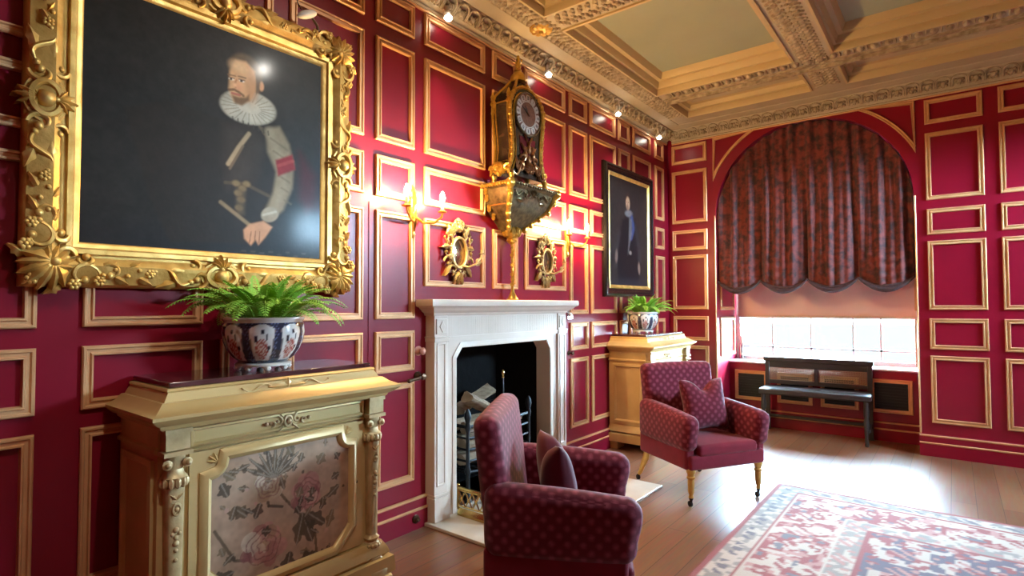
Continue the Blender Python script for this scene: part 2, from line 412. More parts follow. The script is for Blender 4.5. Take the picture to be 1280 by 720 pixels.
# baseboards: red with two gilt lines
def baseboard(name, a0, a1, f):
    m_ = MB(); P2 = [(0, 0), (.032, 0), (.032, .115), (.024, .122), (.024, .18), (.0, .2)]
    m_.loft([[f(a, b, h) for h, b in P2] for a in (a0, a1)], True, True); o = struct(name, m_, M['red'])
    for b0, h in ((.112, .036), (.178, .028)):
        q = MB(); q.loft([[f(a, b, hh) for hh, b in ((.0, b0), (h-.004, b0), (h, b0+.005), (h, b0+.011), (h-.006, b0+.016), (0, b0+.016))] for a in (a0, a1)], True, True)
        obj('gilt_line', q, M['gilt_line'], o)
    return o
bb = baseboard('baseboard_left', YB, FC-.78, LW); baseboard('baseboard_left_far', FC+.785, FY, LW)
mb = MB(); mb.lathe([(.026, .03), (.027, .038), (.020, .042), (.012, .05), (.014, .06), (.010, .066)], 18, (0, 2.40, .068), 'x'); obj('door_stop', mb, M['bronze'], bb)

# far wall with the arched window alcove
AX0, AX1, AC, AR, ASP, AY = .57, 2.43, 1.5, .93, 2.43, 6.93
arc = [(AC-AR*math.cos(PI*i/32), ASP+AR*math.sin(PI*i/32)) for i in range(33)]
mb = MB()
def quads(x0, x1, z0, z1): mb.box(x0, x1, FY, FY+.12, z0, z1)
quads(-.1, AX0, 0, H0+.2); quads(AX1, W, 0, H0+.2)
for (xa, za), (xb, zb) in zip(arc[:-1], arc[1:]):
    mb.add([(xa, FY, za), (xb, FY, zb), (xb, FY, H0+.2), (xa, FY, H0+.2), (xa, FY+.12, za), (xb, FY+.12, zb), (xb, FY+.12, H0+.2), (xa, FY+.12, H0+.2)],
           [(0, 1, 2, 3), (4, 7, 6, 5), (0, 4, 5, 1)])
mb.box(AX0-.12, AX0, FY+.12, 7.45, 0, ASP); mb.box(AX1, AX1+.12, FY+.12, 7.45, 0, ASP)
for (xa, za), (xb, zb) in zip(arc[:-1], arc[1:]):
    mb.add([(xa, FY+.12, za), (xb, FY+.12, zb), (xb, 7.45, zb), (xa, 7.45, za)], [(0, 1, 2, 3)])
mb.box(AX0, AX1, AY, 7.30, 0, .715)                            # apron under the window seat
wall_far = struct('wall_far', mb, M['red'], weld=True)
FROWS = [(3.09, 3.32), (2.375, 3.005), (2.05, 2.29), (1.35, 1.99), (.985, 1.27), (.305, .925)]
for b0, b1 in FROWS: panel(wall_far, .055, .475, b0, b1, FWL)
for a0, a1 in ((2.525, 2.945), (3.05, 3.55), (3.65, 4.15), (4.25, 4.75)):
    for b0, b1 in FROWS: panel(wall_far, a0, a1, b0, b1, FWL)
for sg in (0, 1):                                              # spandrel panels beside the arch
    R2 = 1.035; pts = []
    for i in range(13):
        an = math.radians(157)-math.radians(157-117)*i/12; pts.append((AC+R2*math.cos(an), ASP+R2*math.sin(an)))
    poly = [(pts[0][0], pts[0][1])]+pts[1:]+[(.548, 3.335)]
    if sg: poly = [(2*AC-a, b) for a, b in poly]
    ar = sum(p[0]*q[1]-q[0]*p[1] for p, q in zip(poly, poly[1:]+poly[:1]))
    if ar < 0: poly = poly[::-1]
    m_ = MB(); m_.pframe(poly, [(d*.8, h) for d, h in PROF], FWL); obj('panel_moulding', m_, M['gilt_line'], wall_far, angle=30)
m_ = MB()                                                      # pale bead on the edge of the alcove
m_.tube([(AX0-.008, FY-.004, .2), (AX0-.008, FY-.004, 2.43)], .008, 6); m_.tube([(AX1+.008, FY-.004, .2), (AX1+.008, FY-.004, 2.43)], .008, 6)
obj('edge_bead', m_, M['gilt_line'], wall_far)
fr = lambda a, b, h: (AX0+h, a, b)
for b0, b1 in ((1.34, 2.3), (.80, 1.26)): panel(wall_far, 6.60, 7.12, b0, b1, fr)
fr2 = lambda a, b, h: (AX1-h, a, b)
for b0, b1 in ((1.34, 2.3), (.80, 1.26)): panel(wall_far, 6.60, 7.12, b0, b1, fr2)
fa = lambda a, b, h: (a, AY-h, b)
for a0, a1 in ((.635, 1.0), (1.10, 1.46), (1.54, 1.90), (2.0, 2.365)):
    panel(wall_far, a0, a1, .285, .63, fa)
    m_ = MB(); m_.box(a0+.03, a1-.03, AY-.008, AY+.01, .315, .60)
    for i in range(9):
        z = .33+i*.03; m_.box(a0+.03, a1-.03, AY-.012, AY-.006, z, z+.012)
    obj('heater_grille', m_, M['grille'], wall_far)
bf = baseboard('baseboard_far', 0.03, AX0, FWL); baseboard('baseboard_far_right', AX1, W, FWL); baseboard('baseboard_alcove', AX0, AX1, fa)

# window in the alcove
WY = 7.28
mb = MB(); mb.rframe(AX0, AX1, .735, 2.75, [(0, 0), (0, .06), (.05, .06), (.05, .0)], lambda a, b, h: (a, WY-h, b))
mb.box(AX0, AX1, WY+.03, WY+.05, 2.75, 3.36)
win = struct('window_1', mb, M['white_paint'])
mb = MB()
for x in (.985, 1.40, 1.82, 2.08): mb.box(x-.011, x+.011, WY-.03, WY+.01, .75, 2.72)
for z in (.895, 1.30, 1.72, 2.15): mb.box(.6, 2.4, WY-.03, WY+.01, z-.011, z+.011)
obj('glazing_bar', mb, M['white_paint'], win)
mb = MB(); mb.box(.6, 2.4, WY-.008, WY-.004, .75, 2.75); obj('window_pane', mb, M['glass'], win)
mb = MB(); mb.box(AX0, AX1, AY-.03, WY, .715, .735); obj('window_sill', mb, M['white_paint'], win, bevel=.006)
mb = MB(); mb.tube([(.635, 7.19, .737), (.635, 7.19, .80), (.632, 7.20, .86), (.645, 7.18, .93), (.635, 7.2, 1.02)], [.03, .022, .03, .018, .01], 10); obj('sash_stay', mb, M['chrome'], win)

# right wall with two tall sash windows, back wall
mb = MB(); wins = [(.2, 1.9), (4.75, 6.3)]
ys = [YB]+[v for w in wins for v in w]+[FY+.2]
for i in range(0, len(ys), 2): mb.box(W, W+.25, ys[i], ys[i+1], 0, H0+.2)
for a, b in wins: mb.box(W, W+.25, a, b, 0, .55); mb.box(W, W+.25, a, b, 2.95, H0+.2)
struct('wall_right', mb, M['red'])
for k, (a, b) in enumerate(wins):
    fw = lambda p, q, h: (W+.16-h, p, q)
    mb = MB(); mb.rframe(a, b, .55, 2.95, [(0, 0), (0, .08), (.06, .08), (.06, 0)], fw); w = struct('window_%d' % (k+2), mb, M['white_paint'])
    mb = MB()
    for i in (1, 2): y = a+(b-a)*i/3; mb.box(W+.11, W+.15, y-.012, y+.012, .6, 2.9)
    for i in (1, 2, 3): z = .55+.6*i; mb.box(W+.11, W+.15, a+.05, b-.05, z-.014, z+.014)
    obj('glazing_bar', mb, M['white_paint'], w)
    mb = MB(); mb.box(W+.13, W+.134, a+.05, b-.05, .6, 2.9); obj('window_pane', mb, M['glass'], w)
    mb = MB(); mb.box(W+.06, W+.063, a+.02, b-.02, .57, 2.42 if k else 2.94); obj('daylight_cut_blind', mb, M['blind'], w)  # out-of-view blind added to hold back daylight from this window
mb = MB(); mb.box(-.2, W+.2, YB-.2, YB, 0, H0+.2); struct('wall_back', mb, M['red'])

# ---------------------------------------------------------------- ceiling with coffers
XB = [(0, .43), (1.65, 1.97), (3.43, 3.75), (4.97, W)]
YBm = [(YB, -.35), (1.30, 1.58), (3.26, 3.55), (5.22, 5.50), (6.05, FY)]
xc = [(XB[i][1], XB[i+1][0]) for i in range(3)]; yc = [(YBm[i][1], YBm[i+1][0]) for i in range(4)]
mb = MB(); mb.box(-.1, W+.1, YB-.1, FY, 3.74, 3.8)
for a, b in XB: mb.box(a, b, YB, FY, H0, 3.76)
for a, b in YBm:
    for x0, x1 in xc: mb.box(x0, x1, a, b, H0, 3.76)
ceiling = struct('ceiling', mb, M['plaster'], weld=False)
fc = lambda a, b, h: (a, b, H0-h)
for x0, x1 in xc:
    for y0, y1 in yc:
        strip = y1-y0 < .8
        m_ = MB(); m_.rframe(x0, x1, y0, y1, [(-.022, 0), (-.022, .014), (-.004, .016), (.003, .0), (.003, -.04), (.02, -.045), (.03, -.06), (.04, -.10), (.075, -.105), (.085, -.125), (.10, -.165)] if not strip else
                            [(-.02, 0), (-.02, .012), (-.004, .014), (.003, 0), (.003, -.05), (.035, -.06), (.05, -.10), (.08, -.11)], fc)
        obj('coffer_moulding', m_, M['plaster_edge'], ceiling, angle=30)
        m_ = MB(); z = H0+(.165 if not strip else .11); m_.box(x0-.01, x1+.01, y0-.01, y1+.01, z, z+.02); obj('coffer_field', m_, M['sage'] if not strip else M['plaster'], ceiling)
# ornament along the beams
def leaf_band(a0, a1, c, wid, along, keep=lambda p, q: True):
    m_ = MB(); n = int((a1-a0)/.062); step = (a1-a0)/n
    for i in range(n):
        a = a0+step*(i+.5)
        for sg in (-1, 1):
            for (da, dc, ra, rc, rh) in ((0, .22, .022, .030, .018), (.02, .36, .016, .020, .013), (-.02, .08, .015, .016, .012)):
                p = (a+da, c+sg*dc*wid); q = p if along == 'x' else (p[1], p[0])
                r_ = (ra, rc, rh) if along == 'x' else (rc, ra, rh)
                m_.blob((q[0], q[1], H0-.004), r_, 6, 4)
    obj('leaf_band', m_, M['plaster_orn'], ceiling)
leaf_band(YB, 6.0, .325, .20, 'y'); leaf_band(YB, 6.0, 1.81, .24, 'y'); leaf_band(YB, 6.0, 3.59, .24, 'y')
for c in (1.44, 3.405): leaf_band(.45, 4.95, c, .22, 'x')
m_ = MB()
n = 46
for i in range(n):                                             # egg and dart on the far cross beam
    x = .46+(4.9-.46)*(i+.5)/n; m_.blob((x, 5.32, H0-.004), (.030, .045, .026), 8, 5)
    m_.blob((x+.048, 5.32, H0-.002), (.007, .05, .018), 5, 4)
m_.box(.43, 4.97, 5.40, 5.43, H0-.02, H0+.005); m_.box(.43, 4.97, 5.47, 5.50, H0-.035, H0+.005)
obj('egg_and_dart', m_, M['plaster_orn'], ceiling)
for (x, y) in ((.29, 3.42), (1.81, 3.40), (.29, 1.44)):
    m_ = MB(); m_.lathe([(.09, 0), (.088, -.012), (.06, -.016), (.03, -.02), (.0, -.03)][::-1], 24, (x, y, H0))
    for i in range(10):
        an = i*2*PI/10; m_.blob((x+.062*math.cos(an), y+.062*math.sin(an), H0-.016), (.024, .024, .014), 6, 5)
    m_.blob((x, y, H0-.028), .018)
    obj('gilt_rosette', m_, M['gilt'], ceiling)
m_ = MB()
for i in range(8):
    an = i*PI/4; m_.blob((.335+.05*math.cos(an), 5.34+.05*math.sin(an), H0-.012), (.028, .028, .016), 6, 5)
m_.blob((.335, 5.34, H0-.02), .02); obj('plaster_rosette', m_, M['plaster_orn'], ceiling)

# cornice: gilt rail, run of shells, plain soffit
CP = [(0, 3.352), (.022, 3.352), (.026, 3.366), (.016, 3.374), (.03, 3.382), (.05, 3.40), (.085, 3.455), (.115, 3.468), (.12, 3.482), (.20, 3.487), (.232, 3.494), (.236, 3.50), (0, 3.503)]
def cornice(name, a0, a1, f, par=None):
    m_ = MB(); m_.loft([[f(a, b, h) for h, b in CP] for a in (a0, a1)], True, True); o = struct(name, m_, M['plaster'], angle=35)
    m_ = MB(); n = int((a1-a0)/.115); st = (a1-a0)/n
    for i in range(n):
        a = a0+st*(i+.5)
        top = [(a+st*.44*math.cos(PI*j/10), 3.432+.034*math.sin(PI*j/10), .098+.022*math.sin(PI*j/10)) for j in range(11)]
        pts = [(a+st*.44, 3.388, .052)]+top+[(a-st*.44, 3.388, .052)]
        m_.tube([f(*p) for p in pts], .0075, 5)
        for (da, b, h, r) in ((0, 3.42, .075, .026), (-.022, 3.405, .06, .016), (.022, 3.405, .06, .016), (-.026, 3.432, .085, .014), (.026, 3.432, .085, .014), (0, 3.398, .058, .014)):
            m_.blob(f(a+da, b, h), r, 6, 5)
    obj('shell_band', m_, M['plaster_orn'], o)
    m_ = MB(); m_.loft([[f(a, b, h) for h, b in ((.0, 3.338), (.016, 3.338), (.02, 3.345), (.016, 3.353), (0, 3.353))] for a in (a0, a1)], True, True); obj('picture_rail', m_, M['gilt_line'], o)
    return o
cornice('trim_1', YB, FY-.06, LW); cornice('trim_2', .06, W, FWL)

def vnoise(x, y, s):
    xi, yi = np.floor(x/s).astype(int), np.floor(y/s).astype(int); fx, fy = x/s-xi, y/s-yi; fx = fx*fx*(3-2*fx); fy = fy*fy*(3-2*fy)
    h = lambda a, b: (np.sin(a*127.1+b*311.7)*43758.5453) % 1
    return (h(xi, yi)*(1-fx)+h(xi+1, yi)*fx)*(1-fy)+(h(xi, yi+1)*(1-fx)+h(xi+1, yi+1)*fx)*fy

# ================================================================ CHIMNEYPIECE AND HEARTH
mb = MB(); mb.box(0, .92, FC-.81, FC+.83, 0, .02)
tag(obj('hearth_slab', mb, M['hearth'], bevel=.004), 'pale stone hearth slab on the floor before the fireplace', 'hearth')

mp = thing('mantelpiece', 'white marble chimneypiece with moulded shelf around the black fire opening', 'fireplace', (0, FC, 0))
OW, OH, CH = .555, 1.115, .07
mb = MB()                                                      # opening slab with canted upper corners
outer = [(-.70, .02), (-.70, 1.335), (.70, 1.335), (.70, .02)]
hole = [(OW, .02), (OW, OH-CH), (OW-CH*.8, OH), (-OW+CH*.8, OH), (-OW, OH-CH), (-OW, .02)]
mb.prism(outer+hole, -.07, .062)
obj('opening_surround', mb, M['marble'], mp)
mb = MB(); mb.pframe([(-OW-.0, .02), (OW, .02), (OW, OH-CH), (OW-CH*.8, OH), (-OW+CH*.8, OH), (-OW, OH-CH)][::1], [(-.035, .06), (-.035, .068), (-.01, .074), (.0, .068), (.0, .06)])
mb.v = [(x, y, max(z, .021)) for x, y, z in mb.v]
obj('inner_moulding', mb, M['marble'], mp, angle=30)
for sg in (-1, 1):
    mb = MB(); a, b = sorted((sg*.655, sg*.775))
    mb.box(0, .085, a, b, .02, 1.335)
    mb.rframe(a+.018, b-.018, .24, 1.16, [(0, .084), (0, .09), (.006, .093), (.014, .09), (.016, .084)])
    mb.box(0, .098, a-.008, b+.008, .021, .17); mb.box(0, .092, a-.004, b+.004, .17, .19)
    mb.box(0, .095, a-.005, b+.005, 1.165, 1.19); mb.box(0, .100, a-.009, b+.009, 1.19, 1.20)
    mb.box(0, .094, a+.012, b-.012, 1.215, 1.315)
    q = (a+b)/2; mb.prism([(q-.026, 1.265), (q, 1.225), (q+.026, 1.265), (q, 1.305)], .094, .100)
    obj('jamb', mb, M['marble'], mp, bevel=.003)
mb = MB(); mb.box(0, .074, -.655, .655, 1.165, 1.335); mb.box(0, .082, -.65, .65, 1.165, 1.182); mb.box(0, .088, -.65, .65, 1.182, 1.196)
for i in range(64):
    y = -.63+1.26*(i+.5)/64; mb.box(.0735, .0748, y-.006, y+.006, 1.205, 1.325)
obj('frieze', mb, M['marble'], mp)
mb = MB()
SP = [(0, .775, 1.335), (.085, .782, 1.335), (.092, .787, 1.343), (.095, .79, 1.352), (.11, .803, 1.36), (.135, .828, 1.378), (.142, .836, 1.388), (.15, .85, 1.392), (.16, .862, 1.398), (.163, .865, 1.418), (.16, .862, 1.437), (.155, .86, 1.441)]
mb.loft([[(0, -y, z), (x, -y, z), (x, y, z), (0, y, z)] for x, y, z in SP], True, True)
obj('mantel_shelf', mb, M['marble'], mp, angle=30)

# fender, grate, logs, poker
fd = thing('fire_fender', 'low pierced brass fender on the hearth slab', 'fender', (0, FC, .021))
x1, yb = .43, .575
def fpath(off=0, z=0):
    r = .05; P_ = [(.106, -yb-off)]
    P_ += [(x1-r+(r+off)*math.sin(PI/2*i/6), -yb+r-(r+off)*math.cos(PI/2*i/6)) for i in range(7)]
    P_ += [(x1-r+(r+off)*math.cos(PI/2*i/6), yb-r+(r+off)*math.sin(PI/2*i/6)) for i in range(7)]
    P_ += [(.106, yb+off)]
    return [(a, b, z) for a, b in P_]
mb = MB(); rings = []
pa, pb_ = fpath(-.004), fpath(.010)
prof = [(.0, 0), (.012, 0), (.012, .02), (.007, .03), (.004, .045), (0, .05)]
P0 = [fpath(o, z) for o, z in prof]
mb.loft([[P0[k][i] for k in range(len(prof))] for i in range(len(P0[0]))], True, True); obj('plinth', mb, M['brass'], fd, angle=50)
mb = MB(); mb.tube(fpath(.003, .178), .010, 8); obj('top_rail', mb, M['brass'], fd)
mb = MB(); mb.tube(fpath(.003, .165), .006, 6); mb.tube(fpath(.003, .062), .006, 6)
# crossing bars between the rails, spaced along the path
pp = [Vector(p) for p in fpath(.003, 0)]; seg = [(pp[i+1]-pp[i]).length for i in range(len(pp)-1)]; tot = sum(seg)
def at(s):
    s = max(0, min(tot-1e-6, s)); i = 0
    while s > seg[i]: s -= seg[i]; i += 1
    return pp[i].lerp(pp[i+1], s/seg[i])
nX = int(tot/.062)
for i in range(nX):
    s0, s1 = tot*i/nX, tot*(i+1)/nX
    for za, zb in ((.062, .165), (.165, .062)):
        mb.tube([tuple(at(s0+(s1-s0)*k/4)+Vector((0, 0, za+(zb-za)*k/4+.0))) for k in range(5)], .0055, 5)
    q = at((s0+s1)/2); mb.blob((q[0], q[1], .1135), .011, 6, 5)
obj('pierced_gallery', mb, M['brass'], fd)
ends = fpath(.003, 0)
for p in (ends[0], ends[-1], ends[4], ends[10]): mb = MB(); mb.tube([(p[0], p[1], .04), (p[0], p[1], .19)], .008, 8); mb.blob((p[0], p[1], .195), .012); obj('upright', mb, M['brass'], fd)

gr = thing('fire_grate', 'black iron basket grate standing in the fireplace opening', 'grate', (-.16, FC, 0))
gx, gy = .15, .36
mb = MB()
for k, z in enumerate((.22, .30, .38, .46, .54)):
    pts = [(-gx, -gy, z)]+[(gx+.03*math.sin(PI*i/8), -gy+2*gy*i/8, z) for i in range(9)]+[(-gx, gy, z)]
    mb.tube(pts, .009 if k < 4 else .013, 6)
obj('front_bar', mb, M['iron'], gr)
mb = MB()
for i in range(9): y = -gy+.04+(2*gy-.08)*i/8; mb.tube([(-gx, y, .22), (gx, y, .22)], .010, 6)
obj('basket_bottom', mb, M['iron'], gr)
for sg in (-1, 1):
    mb = MB(); mb.lathe([(.03, 0), (.03, .02), (.016, .05), (.014, .20), (.024, .23), (.014, .27), (.012, .50), (.022, .54), (.014, .57), (.026, .61), (.022, .64), (.006, .67)], 12, (gx, sg*gy, 0))
    mb.tube([(-gx, sg*gy, 0), (-gx, sg*gy, .55)], .013, 8); obj('standard', mb, M['iron'], gr)
mb = MB(); mb.box(-gx-.02, -gx, -gy, gy, .2, .62); obj('back_plate', mb, M['soot'], gr)
def log(name, p0, p1, r, label):
    p0, p1 = Vector(p0), Vector(p1); d = (p1-p0); L_ = d.length; q = d.to_track_quat('Z', 'Y').to_matrix().to_4x4(); q.translation = p0
    m_ = MB(); n = 14; sh = [r*(1+.18*math.sin(3*a+r*90)+.1*random.uniform(-1, 1)) for a in [2*PI*j/n for j in range(n)]]
    m_.M = q
    m_.loft([[(sh[j]*(1+.05*math.sin(k*2+j))*math.cos(2*PI*j/n), sh[j]*(1+.05*math.sin(k*2+j))*math.sin(2*PI*j/n)*.85, L_*k/6) for j in range(n)] for k in range(7)], False, True)
    o = tag(obj(name, m_, M['log']), label, 'log', 'firewood in the grate')
    for z in (-.0005, L_+.0005):
        m_ = MB(); m_.M = q; m_.add([(sh[j]*(1+.05*math.sin((0 if z < .1 else 6)*2+j))*math.cos(2*PI*j/n), sh[j]*(1+.05*math.sin((0 if z < .1 else 6)*2+j))*math.sin(2*PI*j/n)*.85, z) for j in range(n)], [tuple(range(n))])
        obj('log_end', m_, M['log_end'], o)
for x, z, r, lb in ((-.095, .288, .050, 'lowest log at the front of the grate basket'), (-.215, .288, .050, 'lowest log at the back of the grate basket'), (-.10, .398, .050, 'log behind the middle bars at the front of the grate'), (-.22, .398, .050, 'log in the middle of the pile at the back of the grate'), (-.10, .508, .048, 'grey log level with the top bar at the front of the grate'), (-.22, .508, .048, 'grey log level with the top bar at the back of the grate')):
    log('firewood_log', (x, FC-.315+.02*math.sin(z*40), z), (x, FC+.30+.02*math.sin(z*90), z), r, lb)
log('firewood_log', (-.20, FC-.26, .625), (-.225, FC+.13, .73), .050, 'brown round log sloping up to the right on top of the fire pile')
log('firewood_log', (-.045, FC-.33, .745), (-.085, FC-.06, .630), .048, 'pale split log leaning at the left on top of the fire pile')
mb = MB(); mb.tube([(.062, FC-.03, .022), (.05, FC-.03, .5), (.042, FC-.03, .86)], .006, 6)
pk = obj('fire_poker', mb, M['iron']); tag(pk, 'thin upright fire poker with brass knob leaning in the fireplace', 'poker')
mb = MB(); mb.lathe([(.004, 0), (.013, .01), (.006, .02), (.012, .035), (.014, .05), (.004, .066)], 12, (.042, FC-.03, .855)); obj('knob', mb, M['brass'], pk)

# ================================================================ CABINETS
def floral(Y, Z):
    """printed silk: roses, leaves and sprays on a pinkish ground; returns colours for arrays in metres"""
    col = np.empty(Y.shape+(3,)); base = np.array(lin((172, 140, 114))); col[:] = base
    r = np.random.default_rng(3)
    n = sum(np.sin(Y*a+Z*b+c) for a, b, c in ((21, 13, 0), (-9, 27, 2), (33, -17, 4)))/3
    col += (n*.035)[..., None]*np.array([1, .9, .8])
    def put(mask, c, k=1.0):
        c = np.array(lin(c)); col[:] = col*(1-(mask*k)[..., None])+c*(mask*k)[..., None]
    def leafm(cy, cz, an, L, Wd):
        u = (Y-cy)*math.cos(an)+(Z-cz)*math.sin(an); v = -(Y-cy)*math.sin(an)+(Z-cz)*math.cos(an)
        w_ = Wd*np.sin(np.clip(u/L, 0, 1)*PI)*(1+.25*np.sin(u/L*16)); return ((np.abs(v) < w_) & (u > 0) & (u < L)).astype(float), (np.abs(v) < .003).astype(float)
    def leafp(cy, cz, an, L, Wd, c):
        m_, v = leafm(cy, cz, an, L, Wd); put(m_, c, .88); put(m_*v, (150, 134, 116), .7)
    def rose(cy, cz, R, cs):
        for k in range(26):
            an = r.uniform(0, 2*PI); rr = R*math.sqrt(r.uniform(0, 1))*.8; d = np.hypot((Y-cy-rr*math.cos(an)), (Z-cz-rr*math.sin(an)))
            put((d < R*r.uniform(.22, .42)).astype(float), cs[k % len(cs)], .75)
        d = np.hypot(Y-cy, Z-cz)
        for q in (.25, .5, .72): put((np.abs(d-R*q-.005*np.sin(5*np.arctan2(Z-cz, Y-cy))) < .003).astype(float), (120, 70, 66), .6)
    def stem(pts, wd, c):
        for (a, b), (e_, f_) in zip(pts[:-1], pts[1:]):
            L2 = (e_-a)**2+(f_-b)**2; t = np.clip(((Y-a)*(e_-a)+(Z-b)*(f_-b))/L2, 0, 1)
            put((np.hypot(Y-a-t*(e_-a), Z-b-t*(f_-b)) < wd).astype(float), c, .85)
    dk, md, lt = (66, 52, 34), (88, 70, 46), (116, 96, 68)
    pk = [(182, 126, 114), (160, 100, 92), (190, 150, 132), (138, 82, 76)]; cr = [(200, 180, 156), (168, 140, 110), (150, 118, 88)]
    stem([(-.06, .1), (.0, .02), (.06, -.05), (.14, -.16), (.15, -.28)], .006, md); stem([(-.3, -.02), (-.22, -.16), (-.08, -.2)], .006, md); stem([(.10, -.05), (.22, .0)], .005, md)
    stem([(-.10, .1), (-.08, .02), (-.02, -.0)], .006, dk)
    rose(.10, .03, .085, pk); rose(-.10, -.14, .10, pk+cr); rose(-.08, .11, .075, cr)
    for k in range(9): leafp(-.06, .13, PI*(.12+.09*k), .14+.02*(k % 3), .010, dk if k % 2 else md)
    for (cy, cz, an, L, Wd, c) in ((.07, -.05, -1.2, .16, .035, dk), (.08, -.05, -1.8, .14, .03, md), (.10, -.06, -.7, .12, .03, dk), (-.17, .0, 2.4, .08, .025, md), (-.14, -.02, 1.2, .07, .022, dk),
                                   (-.22, -.2, 3.4, .12, .03, dk), (-.15, -.25, 3.9, .14, .034, md), (-.05, -.24, 5.0, .11, .03, dk), (.2, -.02, .6, .08, .02, md), (.2, -.16, 1.2, .09, .02, lt),
                                   (.15, .14, 1.0, .06, .025, lt), (.22, .06, .4, .05, .018, md), (-.25, .10, 2.0, .07, .025, dk), (-.22, .06, 4.4, .06, .02, md), (.02, -.2, 4.5, .10, .03, dk), (.24, .18, -1, .05, .016, dk), (-.27, .2, -.6, .06, .02, lt), (.03, .2, 2.0, .07, .02, lt)):
        leafp(cy, cz, an, L, Wd, c)
    for k in range(26):
        leafp(r.uniform(-.29, .27), r.uniform(-.24, .22), r.uniform(0, 6.28), r.uniform(.03, .07), r.uniform(.008, .02), (dk, md, lt)[k % 3])
    for k in range(16):
        cy, cz = r.uniform(-.3, .3), r.uniform(-.26, .26); put((np.hypot(Y-cy, Z-cz) < r.uniform(.006, .011)).astype(float), dk if k % 2 else pk[k % 4], .8)
    rose(.02, -.3, .05, pk); leafp(.05, -.27, .2, .1, .03, dk)
    mt = vnoise(Y*1.0+3, Z*1.0+7, .05)*.55+vnoise(Y+1, Z+2, .016)*.45
    col *= (.74+.5*mt)[..., None]
    return np.clip(col, 0, 1)

